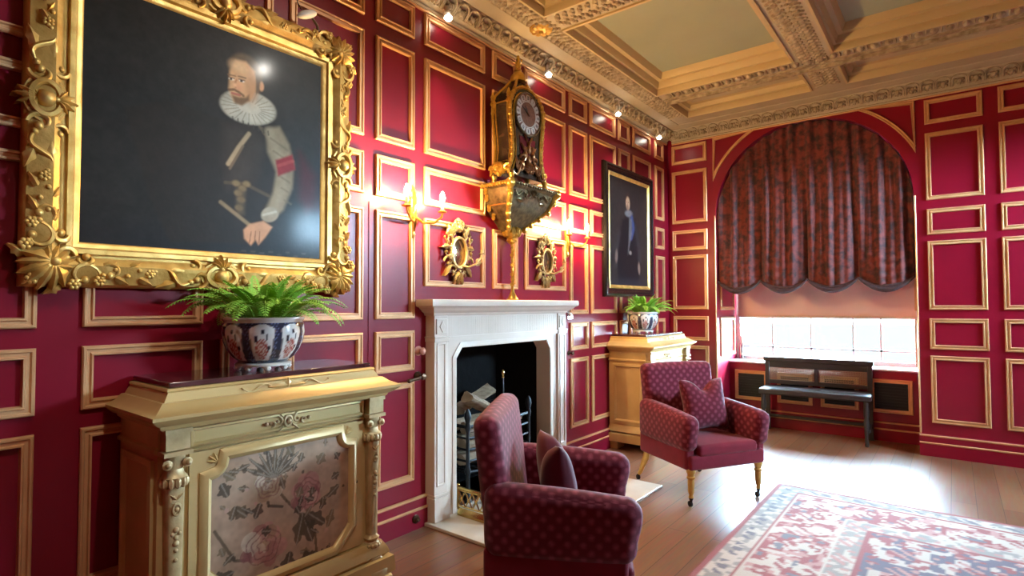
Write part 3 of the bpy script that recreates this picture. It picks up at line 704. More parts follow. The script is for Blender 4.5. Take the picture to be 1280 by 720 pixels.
def make_cabinet(label, loc):
    t = thing('side_cabinet', label, 'cabinet', loc, 0, 'gilt side cabinets')
    HW, D, CW = .50, .40, .10
    mb = MB(); mb.box(.012, D, -HW, HW, .16, .97)
    for sg in (-1, 1):                                         # framed side panels
        f = (lambda a, b, h, s_=sg: (a, s_*(HW+h), b))
        mb.rframe(.055, D-.03, .26, .83, [(0, 0), (0, .012), (.02, .016), (.03, .008), (.034, 0)], f)
        mb.loft([[f(a, z, h) for h, z in ((0, .855), (.012, .86), (.012, .872), (0, .88))] for a in (.012, D)], True, True)
    obj('carcase', mb, M['cabinet'], t, angle=35)
    def mould(prof, nm, m_='cabinet'):
        q = MB(); q.loft([[(.012, -HW-o, z), (D+o2, -HW-o, z), (D+o2, HW+o, z), (.012, HW+o, z)] for o, o2, z in prof], True, True); return obj(nm, q, M[m_], t, angle=30)
    mould([(0, .05, .0+.16), (.045, .075, .155), (.05, .08, .10), (.05, .08, .08), (.038, .068, .075)][::-1]+[(.03, .06, .175), (.02, .055, .20), (.012, .045, .215), (.0, .03, .235)], 'plinth')
    mould([(0, .045, .945), (.012, .055, .955), (.016, .06, .965), (.030, .075, .972), (.045, .095, .985), (.055, .108, .995), (.056, .11, 1.008), (.045, .10, 1.012), (.02, .06, 1.026), (.0, .035, 1.045)], 'cornice')
    mould([(-.012, .02, 1.045), (-.02, .012, 1.06), (-.03, .004, 1.078), (-.026, .008, 1.084), (-.03, .0, 1.092)], 'upper_frieze')
    q = MB(); q.box(.014, D-.012, -HW+.04, HW-.04, 1.0925, 1.114); obj('marble_top', q, M['dark_marble'], t, bevel=.004)
    q = MB(); o_ = Orn(q, lambda a, b, h: (D+.012+h, a, b))
    o_.leaf(0, 1.058, PI, .09, .03, .004, .006); o_.leaf(0, 1.058, 0, .09, .03, .004, .006); o_.leaf(0, 1.05, PI/2, .04, .03, .004, .006)
    for sg in (-1, 1): o_.sscroll(sg*.07, 1.056, sg*.20, 1.066, .12*sg, .004, .004)
    obj('frieze_carving', q, M['cabinet'], t)
    # drawer with carved handle
    dz0, dz1, dh = .868, .938, HW-CW-.005
    q = MB(); q.box(D, D+.014, -dh, dh, dz0, dz1); q.rframe(-dh, dh, dz0, dz1, [(0, .012), (0, .024), (.008, .026), (.014, .014)], lambda a, b, h: (D+h, a, b)); dr = obj('drawer', q, M['cabinet'], t, angle=30)
    q = MB(); o_ = Orn(q, lambda a, b, h: (D+.014+h, a, b)); zc = (dz0+dz1)/2
    o_.ring(0, zc, .017, .021, .006, .008); o_.ball(0, zc, .012, .012)
    for sg in (-1, 1):
        o_.cscroll(sg*.042, zc+.004, .019, PI/2, sg*4.6, .006, .006); o_.cscroll(sg*.074, zc-.002, .016, -PI/2, -sg*4.4, .006, .006)
        o_.leaf(sg*.02, zc+.018, PI/2-sg*.9, .04, .018, .004, .008); o_.leaf(sg*.02, zc-.018, -PI/2+sg*.9, .04, .018, .004, .008); o_.ball(sg*.098, zc, .009, .008)
    obj('drawer_carving', q, M['cabinet_light'], dr)
    q = MB(); q.loft([[(D+h, y, z) for h, z in ((0, .846), (.016, .848), (.020, .856), (.010, .864), (0, .866))] for y in (-dh, dh)], True, True); obj('rail_moulding', q, M['cabinet'], t)
    # door with shaped printed silk panel
    q = MB(); q.box(D, D+.012, -dh, dh, .24, .842)
    w_, zb, zt, c = .315, .285, .79, .075
    shp = []
    for sx, sz, st in ((-1, 0, 0), (1, 0, 1), (1, 1, 2), (-1, 1, 3)):
        cy, cz = sx*w_, (zt if sz else zb)
        if sz:                                                 # hollow (concave) upper corners
            an = [math.radians(a) for a in ((270, 248, 225, 202, 180) if sx > 0 else (360, 337, 315, 292, 270))]
            shp += [(cy+c*math.cos(a)*.9, cz+c*math.sin(a)*.9) for a in an]
        else: shp += ([(cy, cz+c*1.1), (cy+c*1.1, cz)] if sx < 0 else [(cy-c*1.1, cz), (cy, cz+c*1.1)])
    q.pframe(shp, [(-.045, .010), (-.045, .018), (-.03, .03), (-.018, .034), (-.006, .026), (0, .016), (.002, .010)], lambda a, b, h: (D+h, a, b))
    dd = obj('door', q, M['cabinet'], t, angle=30)
    for sg in (-1, 1):
        q = MB(); o_ = Orn(q, lambda a, b, h: (D+.012+h, a, b))
        for k in range(3): o_.leaf(sg*(w_-.02), zt+.0, PI/2-sg*(.35+.5*k), .04, .016, .002, .006)
        obj('corner_leaf', q, M['cabinet'], dd); q = MB(); o_.mb = q
        o_.cscroll(sg*(w_-.07), zt+.018, .014, 0, sg*4, .004, .003)
        obj('door_carving', q, M['cabinet'], dd)
    q = MB(); ny, nz = 190, 160; yy = np.linspace(-w_, w_, ny); zz = np.linspace(zb, zt, nz); Yg, Zg = np.meshgrid(yy, zz)
    q.add(np.stack([np.full(Yg.size, D+.0135), Yg.ravel(), Zg.ravel()], 1), [(j*ny+i, j*ny+i+1, (j+1)*ny+i+1, (j+1)*ny+i) for j in range(nz-1) for i in range(ny-1)
          if not (abs(yy[i]) > w_-c*.62 and zz[j] > zt-c*.62) and not (abs(yy[i])-w_+zb+c*1.15-zz[j] > .0)])
    q.c = floral(Yg, Zg-(zb+zt)/2).reshape(-1, 3); obj('silk_panel', q, M['silk'], dd)
    q = MB(); q.lathe([(.012, 0), (.012, .004), (.004, .006), (.004, .01)], 12, (D+.012, dh-.04, .55), 'x'); obj('keyhole', q, M['bronze'], dd)
    # herm pilasters at the corners
    for sg in (-1, 1):
        q = MB(); yc_ = sg*(HW-CW/2); o3 = (D+.012, yc_, 0)
        q.box(D, D+.052, yc_-.042, yc_+.042, .872, .942)
        for z, r in ((.942, .046), (.86, .05)): q.box(D, D+.06, yc_-r, yc_+r, z-.008, z+.008)
        q.lathe([(.030, .80), (.033, .83), (.036, .852)], 16, o3, sq=.5)
        q.lathe([(.026, .735), (.030, .752), (.043, .762), (.046, .77), (.036, .78), (.030, .80)], 20, o3)
        for i in range(12):
            an = 2*PI*i/12; q.blob((o3[0]+.040*math.cos(an), o3[1]+.040*math.sin(an), .752), (.012, .012, .022), 6, 5)
        for s2 in (-1, 1): q.lathe([(.017, -.012), (.018, 0), (.010, .004), (.009, .012), (.004, .016)], 14, (D+.05, yc_+s2*.034, .822), 'x')
        q.lathe([(.024, .275), (.027, .42), (.030, .60), (.033, .735)], 16, o3, sq=.8)
        o_ = Orn(q, lambda a, b, h: (D+.036+h, yc_+a, b)); o_.ring(0, .655, .013, .02, .005, .01); o_.ball(0, .655, .009, .01)
        for z, r in ((.58, .011), (.552, .009), (.53, .012), (.505, .008), (.47, .008)): o_.ball(0, z, r, .006)
        for s2 in (-1, 1): o_.leaf(0, .69, PI/2+s2*.8, .03, .014, .004, .008); o_.ball(s2*.012, .565, .007, .006)
        q.lathe([(.034, .252), (.036, .260), (.026, .270), (.024, .276)], 16, o3, sq=.8)
        q.lathe([(.030, .205), (.042, .218), (.042, .232), (.030, .244), (.032, .252)], 20, o3)
        for i in range(14):
            an = 2*PI*i/14; q.blob((o3[0]+.040*math.cos(an), o3[1]+.042*math.sin(an), .225), .010, 6, 5)
        q.lathe([(.070, .078), (.070, .108), (.062, .118), (.058, .135), (.048, .15), (.046, .172), (.038, .185), (.034, .205)], 16, o3, sq=.95)
        obj('pilaster', q, M['cabinet_light'], t, angle=45)
    for x in (.06, D+.03):
        for sg in (-1, 1):
            q = MB(); q.box(x-.05, x+(.062 if x > .2 else .05), sg*(HW-.05)-.075, sg*(HW-.05)+.075, .0, .078); obj('foot', q, M['cabinet'], t, bevel=.01)
    return t
cab = make_cabinet('gilt side cabinet nearest the viewer, its floral silk door panel in view', (0, 1.315, 0))
dup(cab, (0, 5.455, 0), 0, 'gilt side cabinet in the far corner behind the patterned armchair')

# ---------------------------------------------------------------- porcelain jardinieres with ferns
def make_fern(label, loc, seed, rz, sc_):
    r = random.Random(seed); t = thing('potted_fern', label, 'potted plant', loc, rz, 'ferns in painted porcelain bowls'); t.scale = (sc_,)*3
    prof = [(.088, .034), (.098, .037), (.128, .06), (.152, .095), (.166, .135), (.171, .17), (.168, .20), (.163, .215), (.170, .228), (.170, .236), (.160, .237), (.154, .21), (.15, .17), (.12, .08), (.0, .06)]
    q = MB(); n = 160; arc_ = [0]
    pr = []
    for (a, b) in zip(prof[:-1], prof[1:]):
        for k in range(5): pr.append((a[0]+(b[0]-a[0])*k/5, a[1]+(b[1]-a[1])*k/5))
    vs = []; cs = []; fs = []
    navy, white = np.array(lin((44, 48, 66))), np.array(lin((226, 224, 218)))
    for k, (rr, z) in enumerate(pr):
        for j in range(n):
            an = 2*PI*j/n; lob = 1+.018*abs(math.cos(4*an))*(1 if z < .21 else .5)
            vs.append((rr*lob*math.cos(an), rr*lob*math.sin(an), z))
            p = ((an/(2*PI)*8+.5) % 1-.5)*2; hz = (z-.05)/.155
            wd = .84*(1-.25*(1-min(1, max(0, hz)))) if hz < .8 else .84*math.sqrt(max(0, 1-((hz-.8)/.22)**2))
            c = navy.copy()
            if z < .215 and k < 45:
                if .0 < hz < 1.02 and abs(p) < wd:
                    c = white.copy()
                    dd = math.hypot(p*.8, (hz-.32)*1.15)
                    if dd < .34: c = np.array(lin((164, 84, 74))) if math.sin(an*91+z*310)+math.sin(z*520-an*47) > -.1 else np.array(lin((214, 190, 178)))
                    for (pp_, hh, r_) in ((-.35, .62, .12), (.3, .66, .1), (.05, .8, .09), (.42, .35, .10)):
                        if math.hypot(p-pp_, (hz-hh)*1.2) < r_: c = np.array(lin((40, 38, 48)))
                    if abs(abs(p)-wd) < .06: c = np.array(lin((120, 110, 110)))
                elif math.sin(an*70)*math.sin(z*260) > .55: c = np.array(lin((92, 104, 140)))
            else: c = white*.95 if z > .2 else np.array(lin((70, 52, 40)))
            cs.append(c)
    for k in range(len(pr)-1):
        for j in range(n): fs.append((k*n+j, k*n+(j+1) % n, (k+1)*n+(j+1) % n, (k+1)*n+j))
    fs.append(tuple(range(n-1, -1, -1))); q.add(vs, fs); q.c = np.array(cs); obj('bowl', q, M['porcelain'], t, angle=60)
    q = MB(); q.lathe([(.10, .022), (.118, .022), (.120, .030), (.112, .036), (.09, .035)], 32)
    for i in range(8):
        an = 2*PI*i/8+.2; q.blob((.105*math.cos(an), .105*math.sin(an), .013), (.016, .016, .013), 8, 6)
    obj('stand', q, M['white_china'], t)
    q = MB(); q.lathe([(.0, .205), (.15, .20)], 20, cap=False); obj('soil', q, M['soot'], t)
    q = MB()
    for i in range(72):
        az = 2*PI*i/72*2.618*6+r.uniform(-.3, .3); k = i/72
        e0 = math.radians(84-40*k+r.uniform(-8, 8)); L_ = (.24+.08*k)*r.uniform(.85, 1.15); droop = math.radians(60+62*k)*r.uniform(.8, 1.15)
        b = .03+.09*k; p = Vector((b*math.cos(az), b*math.sin(az), .21)); m_ = 15; pts = []; dirs = []
        for s_ in range(m_+1):
            el = e0-droop*(s_/m_)**1.3; d = Vector((math.cos(el)*math.cos(az), math.cos(el)*math.sin(az), math.sin(el)))
            pts.append(p.copy()); dirs.append(d); p = p+d*(L_/m_)
        q.tube(pts, [.0022*(1-.7*j/m_) for j in range(m_+1)], 4)
        sd = Vector((-math.sin(az), math.cos(az), 0)); tw = r.uniform(-.5, .5)
        for s_ in range(1, 24):
            f_ = s_/24; j = min(m_-1, int(f_*m_)); pt = pts[j].lerp(pts[j+1], f_*m_-j); d = dirs[j]; up = sd.cross(d)*-1
            pl = .046*math.sin(PI*(.12+.86*f_))**.75*r.uniform(.85, 1.1)
            for sg in (-1, 1):
                v = (sd*sg*math.cos(tw)+d*.35+up*(.15*math.sin(tw*sg)-.12)).normalized(); wv = d*.0056
                a0, a1, a2, a3 = pt, pt+v*pl*.45+wv, pt+v*pl-Vector((0, 0, pl*.12)), pt+v*pl*.45-wv
                q.add([tuple(x) for x in (a0, a1, a2, a3)], [(0, 1, 2, 3)])
    ca, sa = math.cos(rz), math.sin(rz)                        # fronds bend along the wall instead of into it
    for i, (x, y, z) in enumerate(q.v):
        wx, wy = (x*ca-y*sa)*sc_+loc[0], (x*sa+y*ca)*sc_
        if wx < .20:
            wx = .105+.095*math.exp((wx-.20)/.095); a_, b_ = (wx-loc[0])/sc_, wy/sc_; q.v[i] = (a_*ca+b_*sa, -a_*sa+b_*ca, z)
    obj('fronds', q, M['fern'], t, weld=False)
    return t
make_fern('fern in a blue and white porcelain bowl on the near gilt cabinet', (.235, 1.30, 1.1145), 5, .25, 1.0)
make_fern('smaller looking fern in a porcelain bowl on the far corner cabinet', (.20, 5.33, 1.1145), 11, .62, .92)

# ================================================================ ARMCHAIRS
def make_chair(name, label, loc, rz):
    t = thing(name, label, 'armchair', loc, rz, 'wine armchairs beside the fireplace')
    F_ = M['chair']
    q = MB()                                                   # seat frame, plain below the arms
    q.rbox(-.285, .325, -.315, .315, .255, .36, .022); q.rbox(-.28, .30, -.335, -.26,   .258, .42, .02); q.rbox(-.28, .30, .26, .335, .258, .42, .02)
    obj('seat_rail', q, M['seat_red'], t, angle=60)
    q = MB(); q.rbox(-.20, .335, -.25, .25, .345, .425, .03, (0, 0, .022)); obj('seat_cushion', q, M['seat_red'], t, angle=60)
    q = MB()
    def lean(p):
        k = max(0, p[2]-.34); return Vector((p[0]-.115*k, p[1]*(1+.04*k), p[2]))
    q.rbox(-.268, -.155, -.305, .305, .30, .935, .045, (.012, 0, .01), fn=lean); obj('backrest', q, F_, t, angle=60, uv=True)
    for sg in (-1, 1):
        q = MB(); y0, y1 = sorted((sg*.235, sg*.355))
        def slope(p, sg=sg):
            z = p[2]
            if z > .5: z += -.045*(p[0]+.3)/.6
            x = p[0]+(.022*max(0, min(1, (z-.47)/.08))-.020 if p[0] > .28 else 0)
            return Vector((x, p[1]*(1+.03*(p[0]+.3)), z))
        q.rbox(-.275, .352, y0, y1, .385, .675, .052, (.006, .006, .010), fn=slope)
        yc_ = (y0+y1)/2
        obj('arm', q, F_, t, angle=60, uv=True)
    for sg in (-1, 1):
        q = MB(); q.lathe([(.011, .062), (.018, .066), (.016, .075), (.013, .085), (.019, .10), (.0235, .17), (.0215, .19), (.028, .198), (.029, .208), (.022, .214), (.026, .232), (.032, .24), (.032, .262), (.03, .264)], 20, (.285, sg*.285, 0))
        lg = obj('front_leg', q, M['legwood'], t)
        q = MB(); q.lathe([(.013, .065), (.014, .055), (.009, .045), (.009, .034)], 12, (.285, sg*.285, 0)); q.lathe([(.006, -.009), (.019, -.008), (.0205, 0), (.019, .008), (.006, .009)], 16, (.275, sg*.285, .0206), 'y'); q.tube([(.285, sg*.285, .05), (.28, sg*.297, .035), (.275, sg*.297, .02)], .005, 6); obj('caster', q, M['caster'], lg)
        q = MB(); pts = [(-.255, sg*.28, .27), (-.275, sg*.28, .20), (-.32, sg*.282, .13), (-.345, sg*.285, .075), (-.365, sg*.287, .05)]; q.tube(pts, [.027, .026, .021, .017, .014], 12)
        lg = obj('rear_leg', q, M['legwood'], t)
        q = MB(); q.tube([(-.362, sg*.287, .058), (-.372, sg*.288, .038)], .012, 10); q.lathe([(.006, -.009), (.019, -.008), (.0205, 0), (.019, .008), (.006, .009)], 16, (-.378, sg*.288, .0206), 'y'); obj('caster', q, M['caster'], lg)
    return t
NC = (1.235, 2.19, 30.5); FCH = (1.16, 4.24, -32)
ch = make_chair('armchair', 'wine patterned armchair in the foreground, seen from its side with its arms to the right', (NC[0], NC[1], 0), math.radians(NC[2]))
c2 = dup(ch, (FCH[0], FCH[1], 0), math.radians(FCH[2]), 'wine patterned armchair beyond the fireplace on gilt turned legs, front in view')
ch.scale = (1, 1.14, 1); c2.scale = (1, 1.03, 1)

def pillow(name, label, m, chair, local, tilt, yaw, S=.40, T=.085, dent=.075, uv=True):
    q = MB(); n = 25
    def pt(u, v, sg):
        u, v = 2*u-1, 2*v-1
        e = max(0, (1-u**4)*(1-v**4))**.55; th = T*e*(.72+.28*math.cos(u*PI/2)*math.cos(v*PI/2))
        y = u*S/2*(1-.10*(1-abs(v))**1.0*abs(u)**3+.02*abs(v)); z = v*S/2*(1-.10*(1-abs(u))*abs(v)**3)
        k = math.exp(-(u/.33)**2)*max(0, (v+.35)/1.35)**1.6
        z -= dent*k; th *= (1-.35*k); x = sg*th+.01*math.sin(3*u)*e
        return (x, y, z)
    for sg in (1, -1): q.grid(lambda u, v: pt(u, v, sg), n, n)
    o = obj(name, q, m, uv=uv, angle=80)
    a = math.radians(chair[2]); R = Matrix.Rotation(a, 4, 'Z'); lo = R @ Vector(local)
    o.matrix_world = Matrix.Translation((chair[0]+lo[0], chair[1]+lo[1], lo[2])) @ R @ Matrix.Rotation(yaw, 4, 'Z') @ Matrix.Rotation(tilt, 4, 'Y')
    tag(o, label, 'cushion', 'scatter cushions on the armchairs'); return o
pillow('scatter_cushion', 'patterned scatter cushion with a dented top on the far armchair', M['chair_pillow'], FCH, (.02, .035, .645), -.22, .0, S=.39)
pillow('scatter_cushion', 'plain dark wine velvet cushion half hidden by the arm of the foreground chair', M['velvet'], NC, (.0, -.02, .612), -.20, .32, S=.36, dent=.075)

# ================================================================ RUG
RX0, RX1, RY0, RY1 = 1.60, 4.1, .3, 4.75
nx, ny = 190, 330
X, Y = np.meshgrid(np.linspace(RX0, RX1, nx), np.linspace(RY0, RY1, ny))
d = np.minimum(np.minimum(X-RX0, RX1-X), np.minimum(Y-RY0, RY1-Y))
c = np.empty(X.shape+(3,)); L3 = lambda *q: np.array(lin(q))
red, cream, grey, blue, pink = L3(142, 56, 54), L3(190, 170, 152), L3(140, 130, 120), L3(98, 92, 100), L3(176, 122, 112)
c[:] = red
def put(mk, col): c[mk] = col
mot = np.sin(X*46+2*np.sin(Y*23))*np.sin(Y*46+2*np.sin(X*23)); nz = vnoise(X, Y, .035); nz2 = vnoise(X+7, Y+3, .06)
B1 = (d > .035) & (d < .16); put(B1, cream); put(B1 & (nz > .52), grey); put(B1 & (np.abs(d-.10) < .03) & (mot > .3), blue)
put((d > .16) & (d < .178), red); put((d > .178) & (d < .192), cream)
B2 = (d > .192) & (d < .52); put(B2 & (nz2 > .60), cream); put(B2 & (nz > .66), pink); put(B2 & (mot > .55), cream); put(B2 & (nz2 < .18), blue); put(B2 & (np.hypot(((X*3.2) % 1-.5)/3.2, ((Y*3.2) % 1-.5)/3.2) < .07) & (nz > .35), cream)
put((d > .52) & (d < .538), cream)
B3 = (d > .538) & (d < .66); put(B3, cream); put(B3 & (nz > .5), grey); put(B3 & (mot > .5), pink)
put((d > .66) & (d < .68), red)
B4 = d > .68; put(B4, L3(86, 76, 92)); put(B4 & (nz2 > .55), cream); put(B4 & (nz > .68), red); put(B4 & (mot > .6), pink)
mb = MB(); mb.add(np.stack([X.ravel(), Y.ravel(), np.full(X.size, .008)], 1), [(j*nx+i, j*nx+i+1, (j+1)*nx+i+1, (j+1)*nx+i) for j in range(ny-1) for i in range(nx-1)])
k = len(mb.v); cs = c.reshape(-1, 3)
edge = [(RX0, RY0), (RX1, RY0), (RX1, RY1), (RX0, RY1)]
mb.add([(a, b, .008) for a, b in edge]+[(a, b, .0005) for a, b in edge], [(0, 1, 5, 4), (1, 2, 6, 5), (2, 3, 7, 6), (3, 0, 4, 7)])
mb.c = np.concatenate([cs, np.tile(red, (8, 1))]); mb.c = mb.c*.88+.12*L3(198, 176, 168)
tag(obj('rug', mb, M['rug']), 'large faded red and cream oriental rug with floral borders on the wooden floor', 'rug')

# ================================================================ PAINTINGS
def smooth(x, a, b): t = np.clip((x-a)/(b-a), 0, 1); return t*t*(3-2*t)
class Paint:
    def __init__(s, y0, y1, z0, z1, n, bgc):
        s.ny = n; s.nz = int(n*(z1-z0)/(y1-y0)); s.y = np.linspace(y0, y1, s.ny); s.z = np.linspace(z0, z1, s.nz); s.Y, s.Z = np.meshgrid(s.y, s.z)
        s.c = np.empty(s.Y.shape+(3,)); s.c[:] = lin(bgc); s.nz_ = vnoise(s.Y*3+5, s.Z*3+9, .11)*.6+vnoise(s.Y*3, s.Z*3, .04)*.4
        s.c *= (.75+.5*s.nz_)[..., None]
    def put(s, m, col, k=1):
        col = np.array(lin(col))*(.85+.3*s.nz_)[..., None]; m = (m*k)[..., None]; s.c = s.c*(1-m)+col*m
    def ell(s, cy, cz, ry, rz, col, rot=0, soft=.15, k=1):
        a, b = s.Y-cy, s.Z-cz; u = (a*math.cos(rot)+b*math.sin(rot))/ry; v = (-a*math.sin(rot)+b*math.cos(rot))/rz
        s.put(1-smooth(np.hypot(u, v), 1-soft, 1+soft), col, k)
    def poly(s, pts, col, soft=.008, k=1):
        inside = np.zeros(s.Y.shape, bool); dist = np.full(s.Y.shape, 9.)
        for (a, b), (c, d) in zip(pts, pts[1:]+pts[:1]):
            t = np.clip(((s.Y-a)*(c-a)+(s.Z-b)*(d-b))/((c-a)**2+(d-b)**2+1e-12), 0, 1)
            dist = np.minimum(dist, np.hypot(s.Y-a-t*(c-a), s.Z-b-t*(d-b)))
            if b != d:
                cr = ((b > s.Z) != (d > s.Z)) & (s.Y < (c-a)*(s.Z-b)/(d-b)+a); inside ^= cr
        sd = np.where(inside, -dist, dist); s.put(1-smooth(sd, -soft, soft), col, k)
    def line(s, pts, w_, col, k=1, soft=.5):
        dist = np.full(s.Y.shape, 9.)
        for (a, b), (c, d) in zip(pts, pts[1:]):
            t = np.clip(((s.Y-a)*(c-a)+(s.Z-b)*(d-b))/((c-a)**2+(d-b)**2), 0, 1); dist = np.minimum(dist, np.hypot(s.Y-a-t*(c-a), s.Z-b-t*(d-b)))
        s.put(1-smooth(dist, w_*(1-soft), w_*(1+soft)), col, k)
    def mesh(s, x):
        q = MB(); q.add(np.stack([np.full(s.Y.size, x), s.Y.ravel(), s.Z.ravel()], 1), [(j*s.ny+i, j*s.ny+i+1, (j+1)*s.ny+i+1, (j+1)*s.ny+i) for j in range(s.nz-1) for i in range(s.ny-1)])
        q.c = np.clip(s.c.reshape(-1, 3), 0, 1); return q

# the large portrait: a gentleman in a ruff and dark breastplate
A = Paint(.655, 1.72, 1.625, 2.72, 250, (40, 37, 34))
A.ell(1.62, 2.45, .2, .3, (52, 50, 46), soft=.8, k=.7); A.ell(1.2, 1.66, .6, .10, (34, 32, 34), soft=.6, k=.8)
A.poly([(1.586, 2.205), (1.681, 2.095), (1.69, 1.915), (1.63, 1.90), (1.59, 1.955)], (78, 30, 34), .04, .9)
A.poly([(.80, 2.22), (.96, 2.30), (1.198, 2.272), (1.311, 2.301), (1.453, 2.318), (1.486, 2.181), (1.446, 1.971), (1.40, 1.80), (1.3, 1.70), (.98, 1.68), (.90, 1.85)], (42, 36, 31), .012)
A.poly([(1.21, 2.25), (1.33, 2.27), (1.40, 2.2), (1.34, 2.02), (1.22, 1.96)], (66, 56, 46), .05, .7)
A.line([(1.222, 2.07), (1.27, 2.16), (1.319, 2.237)], .010, (176, 152, 118), .9); A.line([(1.23, 2.05), (1.29, 2.17)], .006, (120, 100, 78), .8)
for k in range(7): A.line([(1.35+.02*k, 2.30-.02*k), (1.40+.015*k, 2.27-.025*k)], .006, (108, 92, 70), .6)
A.line([(1.21, 1.98), (1.30, 1.99), (1.42, 1.95)], .008, (92, 76, 54), .7)
for (y, z) in ((1.26, 1.985), (1.29, 1.965), (1.27, 1.94), (1.31, 1.99), (1.285, 1.91), (1.275, 1.87)): A.ell(y, z, .018, .014, (142, 118, 80), soft=.5, k=.8)
A.poly([(1.262, 1.96), (1.305, 1.97), (1.30, 1.84), (1.265, 1.84)], (100, 84, 60), .015, .7)
A.line([(1.19, 1.885), (1.28, 1.825), (1.352, 1.776)], .009, (146, 124, 92), .85)
A.poly([(1.403, 2.285), (1.475, 2.311), (1.528, 2.233), (1.555, 2.135), (1.548, 2.009), (1.501, 1.891), (1.437, 1.83), (1.396, 1.853), (1.444, 1.972), (1.46, 2.076), (1.413, 2.167)], (140, 124, 98), .014)
A.line([(1.425, 2.27), (1.47, 2.16), (1.50, 2.03), (1.46, 1.90)], .022, (168, 152, 124), .6, .9)
for k in range(6): A.line([(1.43+.015*k, 2.24-.06*k), (1.52+.004*k, 2.20-.055*k)], .006, (112, 98, 76), .5)
A.poly([(1.455, 2.136), (1.546, 2.183), (1.564, 2.108), (1.469, 2.057)], (138, 40, 44), .008); A.line([(1.47, 2.11), (1.55, 2.15)], .008, (176, 74, 70), .6)
A.ell(1.429, 1.857, .048, .036, (158, 146, 124), .5); A.line([(1.395, 1.85), (1.46, 1.875)], .006, (190, 178, 154), .8)
A.poly([(1.298, 1.767), (1.325, 1.797), (1.396, 1.821), (1.442, 1.795), (1.405, 1.739), (1.372, 1.70), (1.357, 1.725), (1.335, 1.695), (1.318, 1.71), (1.302, 1.725)], (196, 146, 110), .007)
for a in ((1.335, 1.76, 1.327, 1.705), (1.357, 1.765, 1.352, 1.718), (1.378, 1.765, 1.375, 1.712)): A.line([(a[0], a[1]), (a[2], a[3])], .003, (130, 88, 64), .8)
for k in range(9): A.ell(1.30+.045*k, 1.665+.012*math.sin(k*3), .014, .005, (84, 74, 64), k=.6)
# head
A.ell(1.318, 2.365, .138, .082, (178, 168, 148), -.12*-1, .08); A.ell(1.325, 2.35, .115, .055, (200, 190, 168), .12, .25, .8)
for k in range(24):
    an = 2*PI*k/24; A.line([(1.318+.06*math.cos(an), 2.365+.03*math.sin(an)), (1.318+.135*math.cos(an), 2.365+.08*math.sin(an))], .0025, (128, 118, 100), .6)
for k in range(8): A.line([(1.24+.025*k, 2.30-.004*k), (1.242+.025*k, 2.283-.004*k)], .004, (60, 54, 46), .7)
A.ell(1.300, 2.535, .082, .085, (92, 74, 54), 0, .15)
A.poly([(1.224, 2.516), (1.25, 2.575), (1.30, 2.585), (1.345, 2.55), (1.36, 2.51), (1.352, 2.462), (1.325, 2.40), (1.28, 2.368), (1.245, 2.372), (1.229, 2.40), (1.220, 2.43), (1.222, 2.47)], (206, 158, 112), .010)
A.ell(1.33, 2.46, .03, .07, (176, 126, 86), 0, .7, .7); A.ell(1.262, 2.55, .035, .025, (222, 180, 134), 0, .8, .8); A.ell(1.27, 2.45, .02, .025, (214, 150, 112), 0, .8, .7)
A.ell(1.378, 2.488, .013, .024, (196, 146, 106), 0, .3)
A.poly([(1.345, 2.55), (1.375, 2.53), (1.368, 2.47), (1.352, 2.44), (1.35, 2.5)], (96, 76, 56), .006)
for y, z in ((1.232, 2.478), (1.281, 2.484)):
    A.line([(y-.016, z+.018), (y+.018, z+.020)], .004, (110, 80, 56), .8); A.ell(y, z, .013, .006, (226, 204, 176), 0, .3); A.ell(y-.002, z, .006, .006, (50, 38, 30), 0, .3); A.line([(y-.014, z+.006), (y+.014, z+.007)], .0025, (92, 62, 46), .9)
A.line([(1.256, 2.482), (1.243, 2.452), (1.252, 2.444)], .004, (168, 112, 80), .8); A.ell(1.246, 2.455, .009, .01, (222, 170, 128), 0, .6)
A.line([(1.222, 2.424), (1.246, 2.432), (1.272, 2.424), (1.29, 2.415)], .006, (98, 68, 46), .85); A.line([(1.235, 2.412), (1.272, 2.412)], .005, (168, 88, 76), .9)
A.poly([(1.235, 2.402), (1.27, 2.402), (1.30, 2.41), (1.318, 2.43), (1.318, 2.40), (1.285, 2.365), (1.25, 2.366)], (96, 70, 48), .008, .85)

